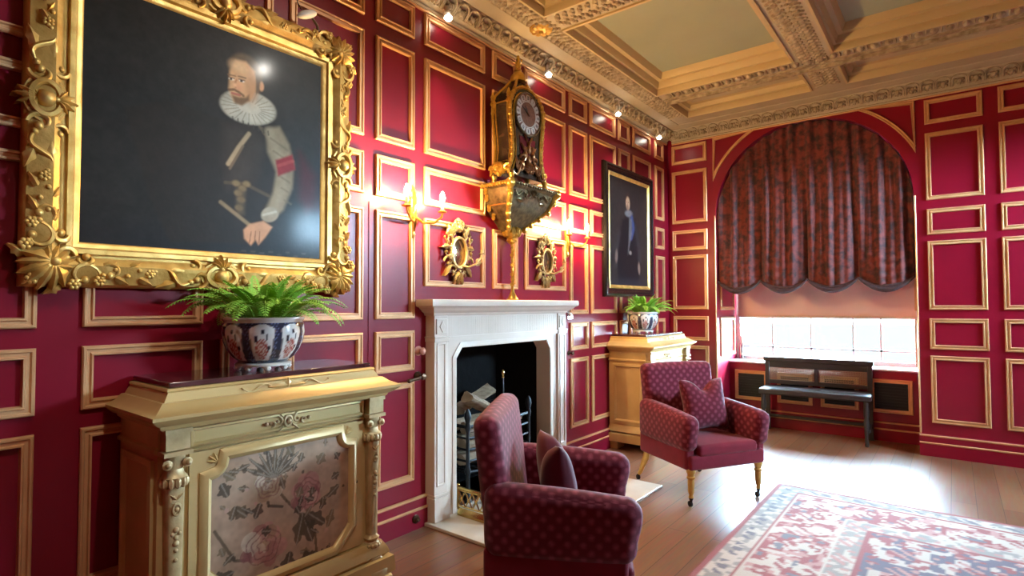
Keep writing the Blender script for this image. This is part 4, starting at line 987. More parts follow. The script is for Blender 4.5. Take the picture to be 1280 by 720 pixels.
t = thing('framed_portrait', 'large portrait of a man in a white ruff in a carved gilt frame', 'painting', (0, 0, 0), 0, 'portraits on the red wall')
obj('canvas', A.mesh(.035), M['canvas'], t, weld=False)
y0, y1, z0, z1 = .48, 1.885, 1.475, 2.875
q = MB(); q.rframe(y0, y1, z0, z1, [(0, .004), (0, .035), (.012, .055), (.03, .062), (.05, .072), (.085, .080), (.10, .07), (.115, .055), (.125, .055), (.13, .066), (.148, .064), (.155, .05), (.168, .046), (.178, .034), (.19, .032), (.192, .02)])
q.box(.003, .03, y0+.05, y1-.05, z0+.05, z1-.05)
obj('frame_moulding', q, M['gilt'], t, angle=35)
cy, cz = (y0+y1)/2, (z0+z1)/2; hw, hh = (y1-y0)/2, (z1-z0)/2
def carving(nm, build): q = MB(); build(Orn(q)); return obj(nm, q, M['gilt'], t, angle=60)
for sy in (-1, 1):
    for sz in (-1, 1):
        def corner(o, sy=sy, sz=sz):
            a, b = cy+sy*(hw-.065), cz+sz*(hh-.065); an = math.atan2(sz, sy)
            o.shell(a-sy*.03, b-sz*.03, an, .125, 7, .065, 2.2, .035); o.shell(a-sy*.01, b-sz*.01, an+PI, .10, 5, .065, 1.6, .03)
            for k, (da, db, r, a0, sw) in enumerate(((-.12, .02, .055, 0, 5), (.02, -.12, .055, PI/2, -5), (-.21, .005, .04, PI, -5), (.005, -.21, .04, -PI/2, 5), (-.06, -.055, .035, 0, 5), (-.13, -.045, .028, PI, 5), (-.045, -.13, .028, 0, -5))):
                o.cscroll(a+sy*da, b+sz*db, r, a0 if sy*sz > 0 else PI-a0, sw*sy*sz, .013, .066)
            for (da, db) in ((-.09, .055), (.055, -.09), (.035, .035), (-.17, .04), (.04, -.17), (-.04, -.02)): o.rose(a+sy*da, b+sz*db, .024, .075)
            o.leaf(a-sy*.05, b+sz*.055, PI/2-sy*sz*0+(PI if sz < 0 else 0)+sy*.9, .06, .04, .05, .02); o.leaf(a+sy*.055, b-sz*.05, (0 if sy > 0 else PI)-sy*sz*.7, .06, .04, .05, .02)
        carving('corner_carving', corner)
for horiz in (0, 1):
    for s_ in (-1, 1):
        def mid(o, horiz=horiz, s_=s_):
            X_ = lambda u, v: (cy+u, cz+s_*(hh-.06+v)) if horiz else (cy+s_*(hw-.06+v), cz+u)
            f0 = o.f
            o.f = lambda u, v, h: f0(*X_(u, v), h)
            o.ring(0, 0, .062, .045, .014, .075); o.ball(0, 0, .034, .07); o.ring(0, .0, .085, .062, .008, .066)
            o.shell(0, .02, PI/2, .075, 5, .06, 1.8, .025); o.shell(0, -.03, -PI/2, .07, 5, .062, 1.8, .03)
            for sg in (-1, 1):
                o.cscroll(sg*.095, .015, .04, PI/2, sg*5, .013, .068); o.cscroll(sg*.115, -.04, .028, -PI/2, -sg*5, .010, .066); o.sscroll(sg*.13, .03, sg*.27, -.01, sg*.16, .011, .068)
                o.leaf(sg*.14, -.02, (0 if sg > 0 else PI), .12, .05, .06, .02); o.rose(sg*.29, .0, .022, .074)
                o.leaf(sg*.18, .03, (0 if sg > 0 else PI)+sg*.3, .09, .04, .055, .02)
        carving('centre_carving', mid)
        def side(o, horiz=horiz, s_=s_):
            X_ = lambda u, v: (cy+u, cz+s_*(hh-.06+v)) if horiz else (cy+s_*(hw-.06+v), cz+u)
            f0 = o.f; o.f = lambda u, v, h: f0(*X_(u, v), h)
            for sg in (-1, 1):
                for k in range(4):
                    u = sg*(.33+.042*k); o.leaf(u, .02*(-1)**k, (0 if sg < 0 else PI)+.5*(-1)**k, .055, .026, .066, .014); o.ball(u, -.012*(-1)**k, .010, .076)
            n_ = 60
            for k in range(n_):
                u = -hw+.14+(2*hw-.28)*k/(n_-1); o.ball(u, .050, .0075, .034)
        carving('side_carving', side)

# dark full length portrait by the window
B = Paint(4.965, 5.845, 1.60, 2.745, 200, (44, 36, 34))
B.ell(5.42, 2.55, .3, .25, (44, 36, 35), 0, .9, .7)
B.poly([(5.24, 2.28), (5.36, 2.34), (5.48, 2.33), (5.60, 2.24), (5.66, 2.0), (5.66, 1.75), (5.58, 1.62), (5.15, 1.62), (5.12, 1.85), (5.16, 2.1)], (24, 21, 24), .03)
B.ell(5.375, 2.50, .062, .092, (52, 38, 32), 0, .2); B.ell(5.37, 2.475, .046, .070, (166, 128, 104), 0, .25); B.ell(5.36, 2.43, .03, .028, (88, 60, 50), 0, .5, .6)
for dy in (-.017, .017): B.ell(5.367+dy, 2.488, .008, .005, (44, 30, 26), 0, .4)
B.line([(5.367, 2.48), (5.362, 2.455)], .004, (110, 78, 60), .7); B.ell(5.39, 2.37, .085, .035, (112, 108, 112), .1, .4, .8)
B.line([(5.46, 2.33), (5.50, 2.22), (5.44, 2.12)], .03, (58, 68, 112), .8); B.poly([(5.40, 2.33), (5.46, 2.31), (5.46, 2.16), (5.39, 2.00), (5.36, 1.93), (5.38, 2.08)], (104, 98, 98), .02, .7)
B.line([(5.55, 2.24), (5.62, 2.05), (5.645, 1.88)], .035, (50, 45, 48), .7); B.ell(5.625, 1.80, .028, .062, (140, 112, 98), .1, .45, .8); B.line([(5.18, 2.14), (5.11, 1.98), (5.09, 1.82)], .035, (48, 42, 44), .7); B.ell(5.105, 1.90, .028, .065, (124, 102, 92), -.1, .45, .75)
B.ell(5.42, 1.955, .03, .02, (136, 122, 112), 0, .5, .8); B.ell(5.40, 1.63, .4, .05, (40, 38, 46), 0, .8, .7)
t = thing('framed_portrait', 'dark portrait of a standing man in a black frame above the far cabinet', 'painting', (0, 0, 0), 0, 'portraits on the red wall')
obj('canvas', B.mesh(.025), M['canvas'], t, weld=False)
q = MB(); q.rframe(4.845, 5.965, 1.485, 2.835, [(0, .004), (0, .03), (.012, .05), (.03, .055), (.05, .045), (.06, .045), (.085, .034), (.09, .02)]); q.box(.003, .02, 4.87, 5.94, 1.51, 2.81); obj('frame_moulding', q, M['black_frame'], t, angle=30)
q = MB(); q.rframe(4.932, 5.878, 1.572, 2.748, [(0, .02), (0, .036), (.01, .042), (.02, .036), (.032, .03), (.038, .022)]); obj('gilt_slip', q, M['gilt'], t, angle=30)

# ================================================================ BRACKET CLOCK ON ITS WALL BRACKET
BY, BZ = 3.34, 2.295
t = thing('wall_bracket', 'dark inlaid wall bracket with gilt corner mounts holding the ornate clock', 'bracket', (0, BY, BZ))
SEC = [(0, .275, .27), (-.012, .295, .29), (-.035, .295, .29), (-.05, .275, .27), (-.10, .265, .26), (-.17, .235, .225), (-.225, .185, .175), (-.27, .13, .135), (-.31, .09, .105), (-.34, .065, .085)]
q = MB(); q.loft([[(.002, -w_, z), (d_, -w_, z), (d_, w_, z), (.002, w_, z)] for z, w_, d_ in SEC], True, True); obj('body', q, M['ormolu_grey'], t, angle=30)
q = MB()
for sg in (-1, 1):
    pts = [(d_, sg*w_, z) for z, w_, d_ in SEC[2:]]; q.tube(pts, [.02, .022, .022, .019, .016, .014, .013, .012], 8)
    for k, (x, y, z) in enumerate(pts[1:-1]): q.blob((x+.008, y+sg*.008, z), (.022, .022, .03), 8, 6)
    q.blob((.285, sg*.292, -.03), (.035, .035, .04), 8, 6)
    for k in range(10): q.blob((.02+.025*k, sg*.297, -.024), (.014, .012, .016), 6, 5)
    for k in range(8):
        z, w_, d_ = SEC[3+k//2] if k < 14 else SEC[-1]; q.blob((.04+.0*k, sg*(w_+.003), z-.02*(k % 2)), (.02, .012, .02), 6, 5)
obj('corner_mount', q, M['ormolu'], t)
RB = mat('red_brown_inlay', (150, 84, 44), rough=.3, metal=.5, col2=(196, 132, 64), nscale=30)
for sg in (-1, 1):                                             # warm inlaid side fields
    q = MB(); q.add([(.04, sg*.268, -.07), (.23, sg*.268, -.07), (.19, sg*.238, -.165), (.05, sg*.238, -.165)], [(0, 1, 2, 3)]); obj('side_field', q, RB, t)
q = MB(); o = Orn(q, lambda a, b, h: (.27+h-max(0, -b-.1)*.75, a, b))
for k in range(19): o.ball(-.27+.54*k/18, -.022, .013, .024)
o.shell(0, -.09, PI/2, .06, 5, .0, 2, .02)
for sg in (-1, 1):
    o.cscroll(sg*.08, -.09, .04, PI/2, sg*5, .007, .004); o.sscroll(sg*.10, -.10, sg*.22, -.07, sg*.2, .007, .002); o.leaf(sg*.10, -.13, 0 if sg > 0 else PI, .09, .03, .0, .01)
obj('front_mount', q, M['ormolu_grey'], t)
q = MB(); q.lathe([(.062, -.335), (.07, -.35), (.05, -.365), (.035, -.385), (.042, -.40), (.03, -.415), (.012, -.43), (.004, -.445)], 16, (.062, 0, 0))
for k in range(9):
    an = 2*PI*k/9; q.blob((.062+.05*math.cos(an), .055*math.sin(an), -.335), (.026, .026, .04), 6, 5)
obj('pendant_finial', q, M['ormolu'], t)

t = thing('bracket_clock', 'ornate waisted clock with white numeral plaques and gilt mounts, above the fireplace', 'clock', (0, BY, BZ+.001))
OUT = [(.055, .225), (.085, .222), (.12, .205), (.17, .182), (.24, .172), (.33, .176), (.42, .190), (.50, .200), (.56, .202), (.61, .196), (.65, .178), (.685, .148), (.712, .108), (.728, .055), (.733, 0)]
ring = [(-w_, z) for z, w_ in OUT]+[(w_, z) for z, w_ in OUT[::-1][1:]]
XF, XB_ = .215, .045
q = MB(); q.prism([(a, b) for a, b in ring], XB_, XF); obj('case', q, M['tortoise'], t, angle=35)
q = MB()
for x in (XF, XB_): q.tube([(x, a, b) for a, b in ring], .011, 8)
q.tube([(XF+.006, a*.86, .10+(b-.10)*.94) for a, b in ring], .006, 6)
for sg in (-1, 1):                                             # pierced foliage down both front edges
    for k in range(26):
        z = .09+.60*k/25; w_ = np.interp(z, [p[0] for p in OUT], [p[1] for p in OUT]); q.blob((XF, sg*(w_+.004+.006*(k % 2)), z), (.017, .017, .019), 6, 5)
for k in range(17):
    an = PI*(.1+.8*k/16); q.blob((XF, .195*math.cos(an), .555+.185*math.sin(an)), (.013, .015, .015), 6, 5)
obj('edge_mount', q, M['ormolu'], t)
for sg in (-1, 1):                                             # dark side panels in gilt borders
    q = MB(); fs = lambda a, b, h, s_=sg: (a, s_*(np.interp(b, [p[0] for p in OUT], [p[1] for p in OUT])+h), b)
    q.tube([fs(a, b, .004) for a, b in [(.075, z) for z in np.linspace(.16, .60, 12)]+[(.185, z) for z in np.linspace(.60, .16, 12)]], .006, 6, closed=True); obj('side_border', q, M['ormolu'], t)
    q = MB(); o = Orn(q, lambda a, b, h, s_=sg: (a, s_*(.205+h), b))        # scrolled shoulder and foot mounts
    o.cscroll(.13, .085, .065, PI*.9, -4.6, .020, .02); o.shell(.13, .07, PI/2, .09, 7, .01, 2.6, .03); o.cscroll(.20, .10, .03, 0, 5, .013, .02); o.cscroll(.06, .10, .03, PI, -5, .012, .02)
    obj('foot_scroll', q, M['ormolu'], t)
    for xx in (.05, .20):
        q = MB(); o = Orn(q, lambda a, b, h, s_=sg: (a, s_*(.19+h), b)); o.cscroll(xx, .60, .03, -PI/2, 5, .012, .015); o.leaf(xx, .62, PI/2, .07, .04, .01, .02); o.leaf(xx, .59, -PI/2, .12, .035, .008, .02)
        obj('shoulder_mount', q, M['ormolu'], t)
for x in (.06, .225):
    for sg in (-1, 1): q = MB(); q.lathe([(.022, 0), (.026, .012), (.016, .03), (.022, .045), (.024, .058)], 12, (x, sg*.205, 0)); obj('foot', q, M['ormolu'], t)
# dial
DZ, DR = .538, .150
q = MB(); q.lathe([(.166, XF), (.166, XF+.014), (.158, XF+.020), (DR+.002, XF+.012)], 48, (0, 0, DZ), 'x', cap=False); obj('bezel', q, M['ormolu_grey'], t)
q = MB(); q.lathe([(.155, XF+.001), (.155, XF+.006)], 48, (0, 0, DZ), 'x'); dial = obj('dial', q, M['dial_brass'], t)
STR = {'I': [((0, 0), (0, 1))], 'V': [((-.3, 1), (0, 0)), ((.3, 1), (0, 0))], 'X': [((-.3, 1), (.3, 0)), ((.3, 1), (-.3, 0))]}
for k, num in enumerate(('XII', 'I', 'II', 'III', 'IIII', 'V', 'VI', 'VII', 'VIII', 'IX', 'X', 'XI')):
    an = -2*PI*k/12                                            # clockwise seen from the room: +y is to the right
    ca, sa = math.cos(an), math.sin(an)
    def pl(u, v, h): return (XF+h, (u*ca-v*sa), DZ+(u*sa+v*ca))
    q = MB(); poly = [(-.021, .102), (-.026, .118), (-.025, .138), (-.012, .147), (.012, .147), (.025, .138), (.026, .118), (.021, .102)]
    q.prism(poly, .006, .010, pl); pq = obj('numeral_plaque', q, M['enamel'], dial)
    q = MB(); ws = {'I': .006, 'V': .012, 'X': .012}; tw = sum(ws[c] for c in num); x = -tw/2; sc2 = min(1, .044/tw)
    for c_ in num:
        cx_ = (x+ws[c_]/2)*sc2; x += ws[c_]
        for (a, b), (c3, d3) in STR[c_]:
            p, r_ = Vector((cx_+a*.012*sc2, .110+b*.028)), Vector((cx_+c3*.012*sc2, .110+d3*.028)); dn = (r_-p).normalized(); nn = Vector((-dn[1], dn[0]))*.0014
            q.prism([tuple(p+nn), tuple(p-nn), tuple(r_-nn), tuple(r_+nn)], .0095, .0108, pl)
    obj('numeral', q, M['ink'], dial)
q = MB(); q.lathe([(.1, XF+.006), (.1, XF+.009), (.092, XF+.009)], 40, (0, 0, DZ), 'x', cap=False)
for k in range(60):
    an = 2*PI*k/60; q.blob((XF+.007, .0965*math.cos(an), DZ+.0965*math.sin(an)), .0022, 5, 4)
obj('minute_ring', q, M['enamel'], dial)
for nm, an, L_, w_ in (('hour_hand', math.radians(128), .075, .009), ('minute_hand', math.radians(150), .10, .006)):
    q = MB(); d = Vector((math.cos(an), math.sin(an))); nn = Vector((-d[1], d[0]))*w_
    q.prism([tuple(-d*.015-nn*.4), tuple(d*L_*.3-nn*.5), tuple(d*L_*.55-nn), tuple(d*L_), tuple(d*L_*.55+nn), tuple(d*L_*.3+nn*.5), tuple(-d*.015+nn*.4)], .012, .0135, lambda a, b, h: (XF+h, a, DZ+b)); obj(nm, q, M['ink'], dial)
# pendulum window and figure group below the dial
q = MB(); q.prism([(-.09, .20), (.09, .20), (.098, .36), (-.098, .36)], XF, XF+.003); obj('pendulum_window', q, mat('crimson_reflecting_glass', (96, 20, 34), rough=.08, coat=.6), t)
q = MB(); o = Orn(q, lambda a, b, h: (XF+h, a, b))
for (a, b, r) in ((0, .27, .030), (.0, .315, .018), (-.045, .22, .028), (.05, .23, .026), (.045, .28, .018), (-.04, .265, .016), (0, .19, .032), (-.08, .15, .026), (.08, .15, .026)): q.blob((XF+.014, a, b), (.018, r*.75, r*1.2), 8, 6)
for sg in (-1, 1):
    o.cscroll(sg*.07, .19, .035, 0 if sg > 0 else PI, sg*5, .011, .012); o.cscroll(sg*.12, .12, .045, PI/2, sg*5, .014, .012); o.leaf(sg*.03, .24, PI/2-sg*.8, .09, .03, .012, .015); o.leaf(sg*.13, .10, PI/2-sg*.3, .10, .04, .01, .015); o.leaf(sg*.02, .33, PI/2-sg*.5, .055, .02, .01, .012); o.sscroll(sg*.04, .13, sg*.2, .08, sg*.2, .011, .012)
o.shell(0, .10, PI/2, .09, 7, .012, 2.6, .025)
obj('figure_mount', q, mat('copper_toned_mount', (186, 132, 88), rough=.3, metal=.85, col2=(110, 72, 44), nscale=40, bump=.3, bscale=60), t)
q = MB(); q.loft([[(.13+sx*(.085*k), sy*.20*k2, z) for sx, sy in ((-1, -1), (1, -1), (1, 1), (-1, 1))] for z, k, k2 in ((.615, 1.05, .95), (.66, .98, .88), (.71, .80, .68), (.75, .60, .48), (.785, .42, .34), (.80, .38, .30))], True, True); obj('roof', q, M['tortoise'], t, angle=50)
q = MB()
for sx in (-1, 1):
    for sy in (-1, 1): q.tube([(.13+sx*.085*k, sy*.20*k2, z) for z, k, k2 in ((.615, 1.05, .95), (.66, .98, .88), (.71, .80, .68), (.75, .60, .48), (.80, .38, .30))], .011, 8)
obj('roof_mount', q, M['ormolu'], t)
q = MB(); q.lathe([(.055, .798), (.066, .806), (.066, .82), (.058, .85), (.04, .875), (.024, .89), (.028, .9), (.02, .91)], 20, (.13, 0, 0)); obj('dome', q, M['ormolu'], t)
q = MB(); q.lathe([(.016, .905), (.024, .93), (.02, .95), (.012, .965), (.016, .985), (.010, 1.0)], 10, (.13, 0, 0)); q.blob((.13, 0, 1.0), (.013, .012, .016), 8, 6); q.tube([(.13, .015, .96), (.13, .04, .975), (.13, .045, 1.0)], .006, 6); q.tube([(.13, -.015, .96), (.13, -.035, .945)], .006, 6); obj('figure_finial', q, M['ormolu'], t)

# slender gilt standard on the shelf below the bracket
t = thing('gilt_stand', 'slender gilt candle stand standing on the mantel shelf below the clock bracket', 'candle stand', (.085, FC+.035, 1.4415))
q = MB(); q.lathe([(.044, 0), (.046, .008), (.036, .018), (.028, .036), (.016, .06), (.012, .085)], 20); obj('base', q, M['ormolu'], t)
q = MB(); pr = [(.012, .085)]
for k in range(9): z = .10+.037*k; pr += [(.010, z), (.014, z+.008), (.010, z+.016)]
q.lathe(pr, 14)
for k in range(8):
    for j in range(3): an = 2*PI*j/3+k; q.blob((.013*math.cos(an), .013*math.sin(an), .12+.037*k), (.007, .007, .013), 5, 4)
obj('stem', q, M['ormolu'], t)
q = MB(); q.lathe([(.010, .42), (.020, .432), (.024, .44), (.014, .446), (.013, .475), (.016, .48)], 14); obj('socket', q, M['ormolu'], t)

# ================================================================ GILT GIRANDOLES (small carved mirrors)
def girandole(label, yc, zc):
    t = thing('rococo_mirror', label, 'mirror', (0, yc, zc), 0, 'small gilt rococo mirrors over the mantelpiece')
    q = MB(); q.loft([[(x, .064*s_*math.cos(2*PI*k/28), -.01+.095*s_*math.sin(2*PI*k/28)) for k in range(28)] for x, s_ in ((.004, 1.2), (.03, 1.1), (.034, 1.0))], True, True); obj('mirror_plate', q, M['mirror'], t, angle=60)
    q = MB(); o = Orn(q); o.ring(0, -.01, .072, .103, .012, .042)
    for sg in (-1, 1):
        for (a, b, r, a0, sw, tk) in ((.095, .055, .038, PI/2, 5.2, .012), (.112, -.015, .032, PI/2, 5.2, .012), (.10, -.075, .034, 0, 5, .012), (.07, .115, .035, 0, 5.2, .012), (.055, -.13, .03, 0, 5, .011), (.035, -.175, .024, 0, 5, .010), (.03, .165, .026, 0, 5, .010), (.125, .085, .022, PI/2, 5, .009)):
            o.cscroll(sg*a, b, r*1.25, a0 if sg > 0 else PI-a0, sw*sg, tk*.9, .035)
        o.leaf(sg*.06, .10, PI/2-sg*.5, .09, .045, .03, .02); o.leaf(sg*.10, .03, -sg*.2+(0 if sg > 0 else PI), .06, .04, .03, .02); o.leaf(sg*.08, -.10, -PI/2+sg*.6, .09, .04, .03, .02); o.leaf(sg*.025, -.15, -PI/2+sg*.25, .08, .03, .03, .016)
        o.rose(sg*.09, -.045, .018, .045); o.rose(sg*.055, .14, .018, .045); o.sscroll(sg*.06, .13, sg*.01, .21, .2*sg, .011, .035)
    o.shell(0, .135, PI/2, .06, 5, .03, 1.9, .025); o.cscroll(0, .185, .03, PI, 5, .010, .035); o.cscroll(.02, .20, .022, 0, -5, .009, .04); o.shell(0, -.14, -PI/2, .08, 5, .03, 1.4, .025); o.ball(0, .215, .016, .03); o.leaf(0, -.17, -PI/2, .06, .03, .03, .015)
    obj('carved_frame', q, M['gilt_pale'], t, angle=60)
    q = MB(); q.tube([(.04, .02, -.10), (.08, .05, -.11), (.11, .10, -.085), (.115, .14, -.04), (.11, .155, -.015)], [.008, .008, .007, .007, .006], 8); q.lathe([(.02, 0), (.026, .006), (.012, .01), (.012, .03), (.015, .032)], 12, (.11, .157, -.015))
    o = Orn(q, lambda a, b, h: (.10+h, a, b)); o.cscroll(.12, -.075, .03, 0, 5, .007, .0); o.leaf(.10, -.09, .3, .07, .03, 0, .01)
    obj('candle_arm', q, M['gilt_pale'], t)
    return t
girandole('small gilt rococo mirror left of the clock bracket, above the mantelpiece', 2.785, 1.775)
girandole('small gilt rococo mirror right of the clock bracket, above the mantelpiece', 3.845, 1.775)

# ================================================================ LIT WALL SCONCES
def sconce(label, yc):
    t = thing('wall_sconce', label, 'wall light', (0, yc, 2.0), 0, 'lit gilt wall sconces')
    q = MB(); q.lathe([(.0, -.175), (.014, -.165), (.02, -.145), (.012, -.12), (.017, -.09), (.024, -.02), (.03, .03), (.026, .08), (.016, .11), (.022, .13), (.012, .155), (.004, .17)], 16, (.012, 0, 0)); o = Orn(q); o.leaf(0, .03, PI/2, .10, .05, .03, .015); o.leaf(0, .0, -PI/2, .13, .04, .03, .015); obj('backplate', q, M['ormolu'], t)
    for sg in (-1, 1):
        q = MB(); q.tube([(.03, 0, -.03), (.07, sg*.04, -.075), (.11, sg*.10, -.07), (.13, sg*.145, -.03), (.13, sg*.15, .0)], [.008, .008, .007, .007, .007], 8); q.lathe([(.012, -.005), (.028, .0), (.03, .006), (.016, .012), (.013, .018)], 16, (.13, sg*.15, 0)); arm = obj('arm', q, M['ormolu'], t)
        q = MB(); q.lathe([(.010, .015), (.0105, .06), (.008, .062)], 12, (.13, sg*.15, 0)); obj('candle_sleeve', q, M['candle'], arm)
        q = MB(); q.lathe([(.007, .060), (.014, .078), (.017, .092), (.012, .115), (.004, .135)], 12, (.13, sg*.15, 0)); obj('candle_bulb', q, M['bulb'], arm)
    return t
sconce('lit gilt two-arm wall sconce left of the clock', 2.385)
sconce('lit gilt two-arm wall sconce right of the clock', 4.20)

# ================================================================ CORNICE SPOTLIGHTS
SPOTS = (2.62, 3.80, 5.03, 6.03)
for y, lb in zip(SPOTS, ('small lit spotlight under the cornice, nearest the viewer', 'small lit spotlight under the cornice right of the clock finial', 'small lit spotlight under the cornice above the dark portrait', 'small lit spotlight under the cornice nearest the room corner')):
    t = thing('cornice_spotlight', lb, 'spotlight', (.085, y, 3.36), 0, 'spotlights under the cornice')
    q = MB(); q.lathe([(.012, -.006), (.012, .045)], 10); q.lathe([(.016, .02), (.024, .012), (.026, -.02), (.024, -.026)], 16, (0, 0, -.012)); obj('housing', q, M['spot_body'], t)
    q = MB(); q.blob((.012, 0, -.040), (.026, .026, .020), 14, 10); obj('lens', q, M['spot_lens'], t)
for _y, _t, _l in ((2.40, (.035, 1.30, 2.35), 'white spotlight on the ceiling beam aimed at the large portrait'), (.85, (.30, 1.30, 1.0), 'white spotlight on the ceiling beam aimed at the near gilt cabinet')):
  t = thing('ceiling_spotlight', _l, 'spotlight', (1.98, _y, 3.46))
  q = MB(); q.lathe([(.03, .04), (.03, .02), (.012, .018), (.012, -.01)], 16); obj('base', q, M['spot_body'], t)
  q = MB(); q.M = Matrix.Translation((0, 0, -.02)) @ (Vector(_t)-Vector((1.98, _y, 3.44))).to_track_quat('-Z', 'Y').to_matrix().to_4x4(); q.lathe([(.022, .05), (.04, .04), (.046, -.05), (.040, -.055)], 20); obj('housing', q, M['spot_body'], t)
t = thing('picture_light', 'small white picture light clipped to the top of the large gilt frame', 'picture light', (.075, 1.565, 2.862))
q = MB(); q.tube([(.0, .10, .0), (.02, .08, .02), (.05, .03, .032)], .007, 8); obj('bracket_arm', q, M['bronze'], t)
q = MB(); R_ = Matrix.Rotation(.5, 3, 'X'); q.blob((.055, .0, .034), (.026, .062, .022), 14, 10, R=R_); obj('lamp_head', q, M['white_china'], t)
q = MB(); q.tube([(.055, -.03, .045), (.05, -.05, .075), (.045, -.055, .12)], .003, 6); obj('flex', q, M['bronze'], t)

# wall switch beside the mantelpiece
t = thing('wall_switch', 'small steel switch plate on the red wall right of the mantelpiece', 'switch', (0, 4.255, 1.32))
q = MB(); q.box(.001, .008, -.045, .045, -.045, .045); obj('plate', q, M['chrome'], t, bevel=.003)
q = MB(); q.lathe([(.018, .008), (.016, .022), (.004, .024)], 18, (0, -.01, 0), 'x'); obj('dimmer_knob', q, M['white_china'], t)
t = thing('door_pull', 'small dark knob on the red panelling right of the mantelpiece', 'knob', (0, 4.235, .975))
q = MB(); q.lathe([(.022, .001), (.022, .006), (.01, .01), (.008, .03), (.018, .038), (.018, .05), (.004, .056)], 16, (0, 0, 0), 'x'); obj('knob', q, M['bronze'], t)

# ================================================================ CURTAIN, BLIND, BENCH IN THE WINDOW ALCOVE
t = thing('balloon_curtain', 'dark paisley balloon curtain gathered in scallops, filling the arched window top', 'curtain', (0, 0, 0))
CX0, CX1, NS = AX0+.008, AX1-.008, 4; sw = (CX1-CX0)/NS
def curt(u, v):
    x = CX0+(CX1-CX0)*u; R_ = AR-.012; top = ASP+math.sqrt(max(0, R_*R_-(x-AC)**2)); p = (u*NS) % 1
    belly = math.sin(PI*p)**.8; bot = 1.668-.118*belly
    z = top+(bot-top)*v; k = v
    cusp = abs(p-.5)*2
    y = FY+.055-.020*math.sin(u*NS*2*PI*3+.6*math.sin(u*17))*(.5+.5*(1-v))-.012*math.sin(u*NS*2*PI*5.3+1)
    y -= .045*belly*smooth(np.float64(v), .45, .93)*(1 if v < .93 else 1-(v-.93)/.12); y += .045*(cusp**6)*smooth(np.float64(v), .1, .8)
    for a in (.80, .86, .915, .96): y -= .014*math.exp(-((v-a-.0*belly)/.014)**2)*belly**.5
    return (x, y, z)
q = MB(); q.grid(curt, 161, 90); obj('drape', q, M['curtain'], t, solid=.004, angle=80)
for s_ in range(NS):
    q = MB(); pts = []
    for lay, (dz, dy, tk) in enumerate(((.0, .0, .020), (.028, .012, .016), (-.016, .02, .012))):
        pts = []
        for k in range(17):
            p = k/16; u = (s_+p)/NS; x = CX0+(CX1-CX0)*u; pts.append((x, FY+.02-.02*math.sin(PI*p)+dy, 1.668-.118*math.sin(PI*p)**.8+dz*(math.sin(PI*p)+.15)))
        q.tube(pts, [tk*(.45+.55*math.sin(PI*k/16)) for k in range(17)], 8)
    obj('gathered_hem', q, M['curtain_trim'], t)
t = thing('roller_blind', 'pale pink translucent roller blind half lowered behind the curtain', 'blind', (0, 0, 0))
q = MB(); q.box(AX0+.03, AX1-.03, 7.195, 7.197, 1.262, 2.9); obj('blind_cloth', q, M['blind'], t)
q = MB(); q.box(AX0+.03, AX1-.03, 7.188, 7.204, 1.24, 1.264); obj('bottom_bar', q, M['white_paint'], t, bevel=.004)

t = thing('caned_bench', 'dark wooden bench with a caned back standing before the window seat', 'bench', (1.03, 6.80, 0), math.radians(3))
bw, bd = .98, .36
q = MB()
for x in (0, bw): q.box(x-.022, x+.022, -.022, .022, 0, .78)
q.box(-.035, bw+.035, -.03, .032, .765, .815); q.box(0, bw, -.016, .016, .70, .765); q.box(0, bw, -.016, .016, .515, .56); q.box(bw/2-.02, bw/2+.02, -.016, .016, .55, .72)
obj('back_frame', q, M['darkwood'], t, bevel=.004)
q = MB()
for k in range(44): x = .02+(bw-.04)*k/43; q.tube([(x, 0, .555), (x, 0, .705)], .0035, 4)
for k in range(8): z = .565+.018*k; q.tube([(.02, 0, z), (bw-.02, 0, z)], .0035, 4)
for k in range(48): x = -.1+(bw+.1)*k/47; q.tube([(max(.02, x), .003, .556+max(0, .02-x)), (min(bw-.02, x+.15), .003, .556+min(.15, bw-.02-x))], .0028, 4)
obj('cane_panel', q, M['cane'], t)
q = MB(); q.rbox(-.025, bw+.025, -bd-.02, .02, .44, .50, .015); obj('seat', q, M['darkwood'], t)
for x in (0, bw):
    q = MB(); q.lathe([(.014, 0), (.02, .02), (.015, .05), (.02, .16), (.024, .24), (.018, .27), (.026, .30), (.022, .40), (.024, .445)], 12, (x+(.02 if x == 0 else -.02), -bd+.01, 0)); obj('front_leg', q, M['darkwood'], t)
q = MB(); q.box(.0, bw, -.012, .012, .14, .17); q.box(-.012, .012, -bd, 0, .14, .17); q.box(bw-.012, bw+.012, -bd, 0, .14, .17); obj('stretcher', q, M['darkwood'], t, bevel=.003)

# ================================================================ CAMERA, LIGHT
def make_camera():
    f, yaw, pitch, roll = 698., .668, .0314, -.0028
    F = Vector((-math.sin(yaw)*math.cos(pitch), math.cos(yaw)*math.cos(pitch), math.sin(pitch)))
    R = Vector((math.cos(yaw), math.sin(yaw), 0)); U = R.cross(F)
    R2 = R*math.cos(roll)+U*math.sin(roll); U2 = -R*math.sin(roll)+U*math.cos(roll)
    cd = bpy.data.cameras.new('camera'); cd.sensor_width = 36; cd.lens = 36*f/1280; cd.clip_start = .05
    o = bpy.data.objects.new('camera', cd); COL.objects.link(o)
    m = Matrix((R2, U2, -F)).transposed().to_4x4(); m.translation = Vector((2.6992, 0, 1.4)); o.matrix_world = m
    sc.camera = o
make_camera()

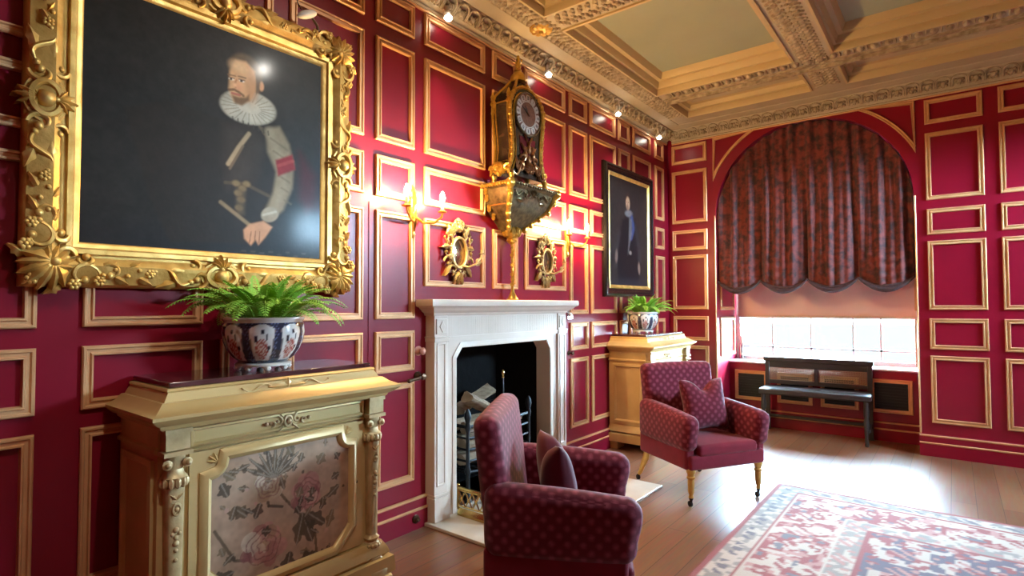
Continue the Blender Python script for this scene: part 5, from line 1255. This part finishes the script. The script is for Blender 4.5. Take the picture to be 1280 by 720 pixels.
w = bpy.data.worlds.new('daylight_sky'); sc.world = w; w.use_nodes = True
N = w.node_tree.nodes; L = w.node_tree.links
bg = N['Background']; tc = N.new('ShaderNodeTexCoord'); sep = N.new('ShaderNodeSeparateXYZ'); rp = N.new('ShaderNodeValToRGB')
L.new(tc.outputs['Generated'], sep.inputs[0])
mr = N.new('ShaderNodeMapRange'); mr.inputs['From Min'].default_value = -1; L.new(sep.outputs['Z'], mr.inputs['Value']); L.new(mr.outputs['Result'], rp.inputs['Fac'])
e = rp.color_ramp.elements; e[0].position = .485; e[0].color = (.0030, .0043, .0046, 1); e[1].position = .54; e[1].color = (.50, .76, 1, 1)
e2 = rp.color_ramp.elements.new(.5); e2.color = (.40, .56, .66, 1)
L.new(rp.outputs['Color'], bg.inputs['Color']); bg.inputs['Strength'].default_value = 330.0

def light(name, typ, loc, energy, col, rot=(0, 0, 0), **k):
    d = bpy.data.lights.new(name, typ); d.energy = energy; d.color = col
    for a, b in k.items(): setattr(d, a, b)
    o = bpy.data.objects.new(name, d); COL.objects.link(o); o.location = loc; o.rotation_euler = rot; return o
def portal(name, loc, rot, sx, sy):
    o = light(name, 'AREA', loc, 1, (1, 1, 1), rot, shape='RECTANGLE', size=sx, size_y=sy); o.data.cycles.is_portal = True; return o
# daylight enters through the windows (sky portals)
portal('window_daylight_alcove', (1.5, 7.30, 1.75), (-PI/2, 0, 0), 1.8, 2.0)
for a, b in wins: portal('window_daylight_right', (W+.17, (a+b)/2, 1.75), (0, PI/2, 0), 2.4, 1.7)

_p = Vector((1.98, 2.40, 3.44)); _d = (Vector((.035, 1.30, 2.35))-_p).normalized()
light('portrait_spot', 'SPOT', _p+_d*.07, 55, (1, .94, .84), _d.to_track_quat('-Z', 'Y').to_euler(), spot_size=math.radians(48), spot_blend=.7, shadow_soft_size=.035)
_p = Vector((1.98, .85, 3.44)); _d = (Vector((.30, 1.30, 1.0))-_p).normalized()
light('cabinet_spot', 'SPOT', _p+_d*.07, 90, (1, .93, .80), _d.to_track_quat('-Z', 'Y').to_euler(), spot_size=math.radians(56), spot_blend=.8, shadow_soft_size=.035)
for y in SPOTS:
    light('cornice_spot', 'SPOT', (.17, y, 3.30), 45, (1, .92, .80), (math.radians(0), math.radians(-8), 0), spot_size=math.radians(70), spot_blend=.6, shadow_soft_size=.03)

sc.view_settings.view_transform = 'Standard'; sc.view_settings.look = 'None'; sc.view_settings.gamma = 1; sc.view_settings.exposure = .22
sc.view_settings.use_curve_mapping = False
sc.cycles.use_denoising = True
sc.cycles.max_bounces = 8; sc.cycles.diffuse_bounces = 4; sc.cycles.glossy_bounces = 4; sc.cycles.transparent_max_bounces = 8
sc.cycles.sample_clamp_indirect = 6; sc.cycles.caustics_reflective = False; sc.cycles.caustics_refractive = False
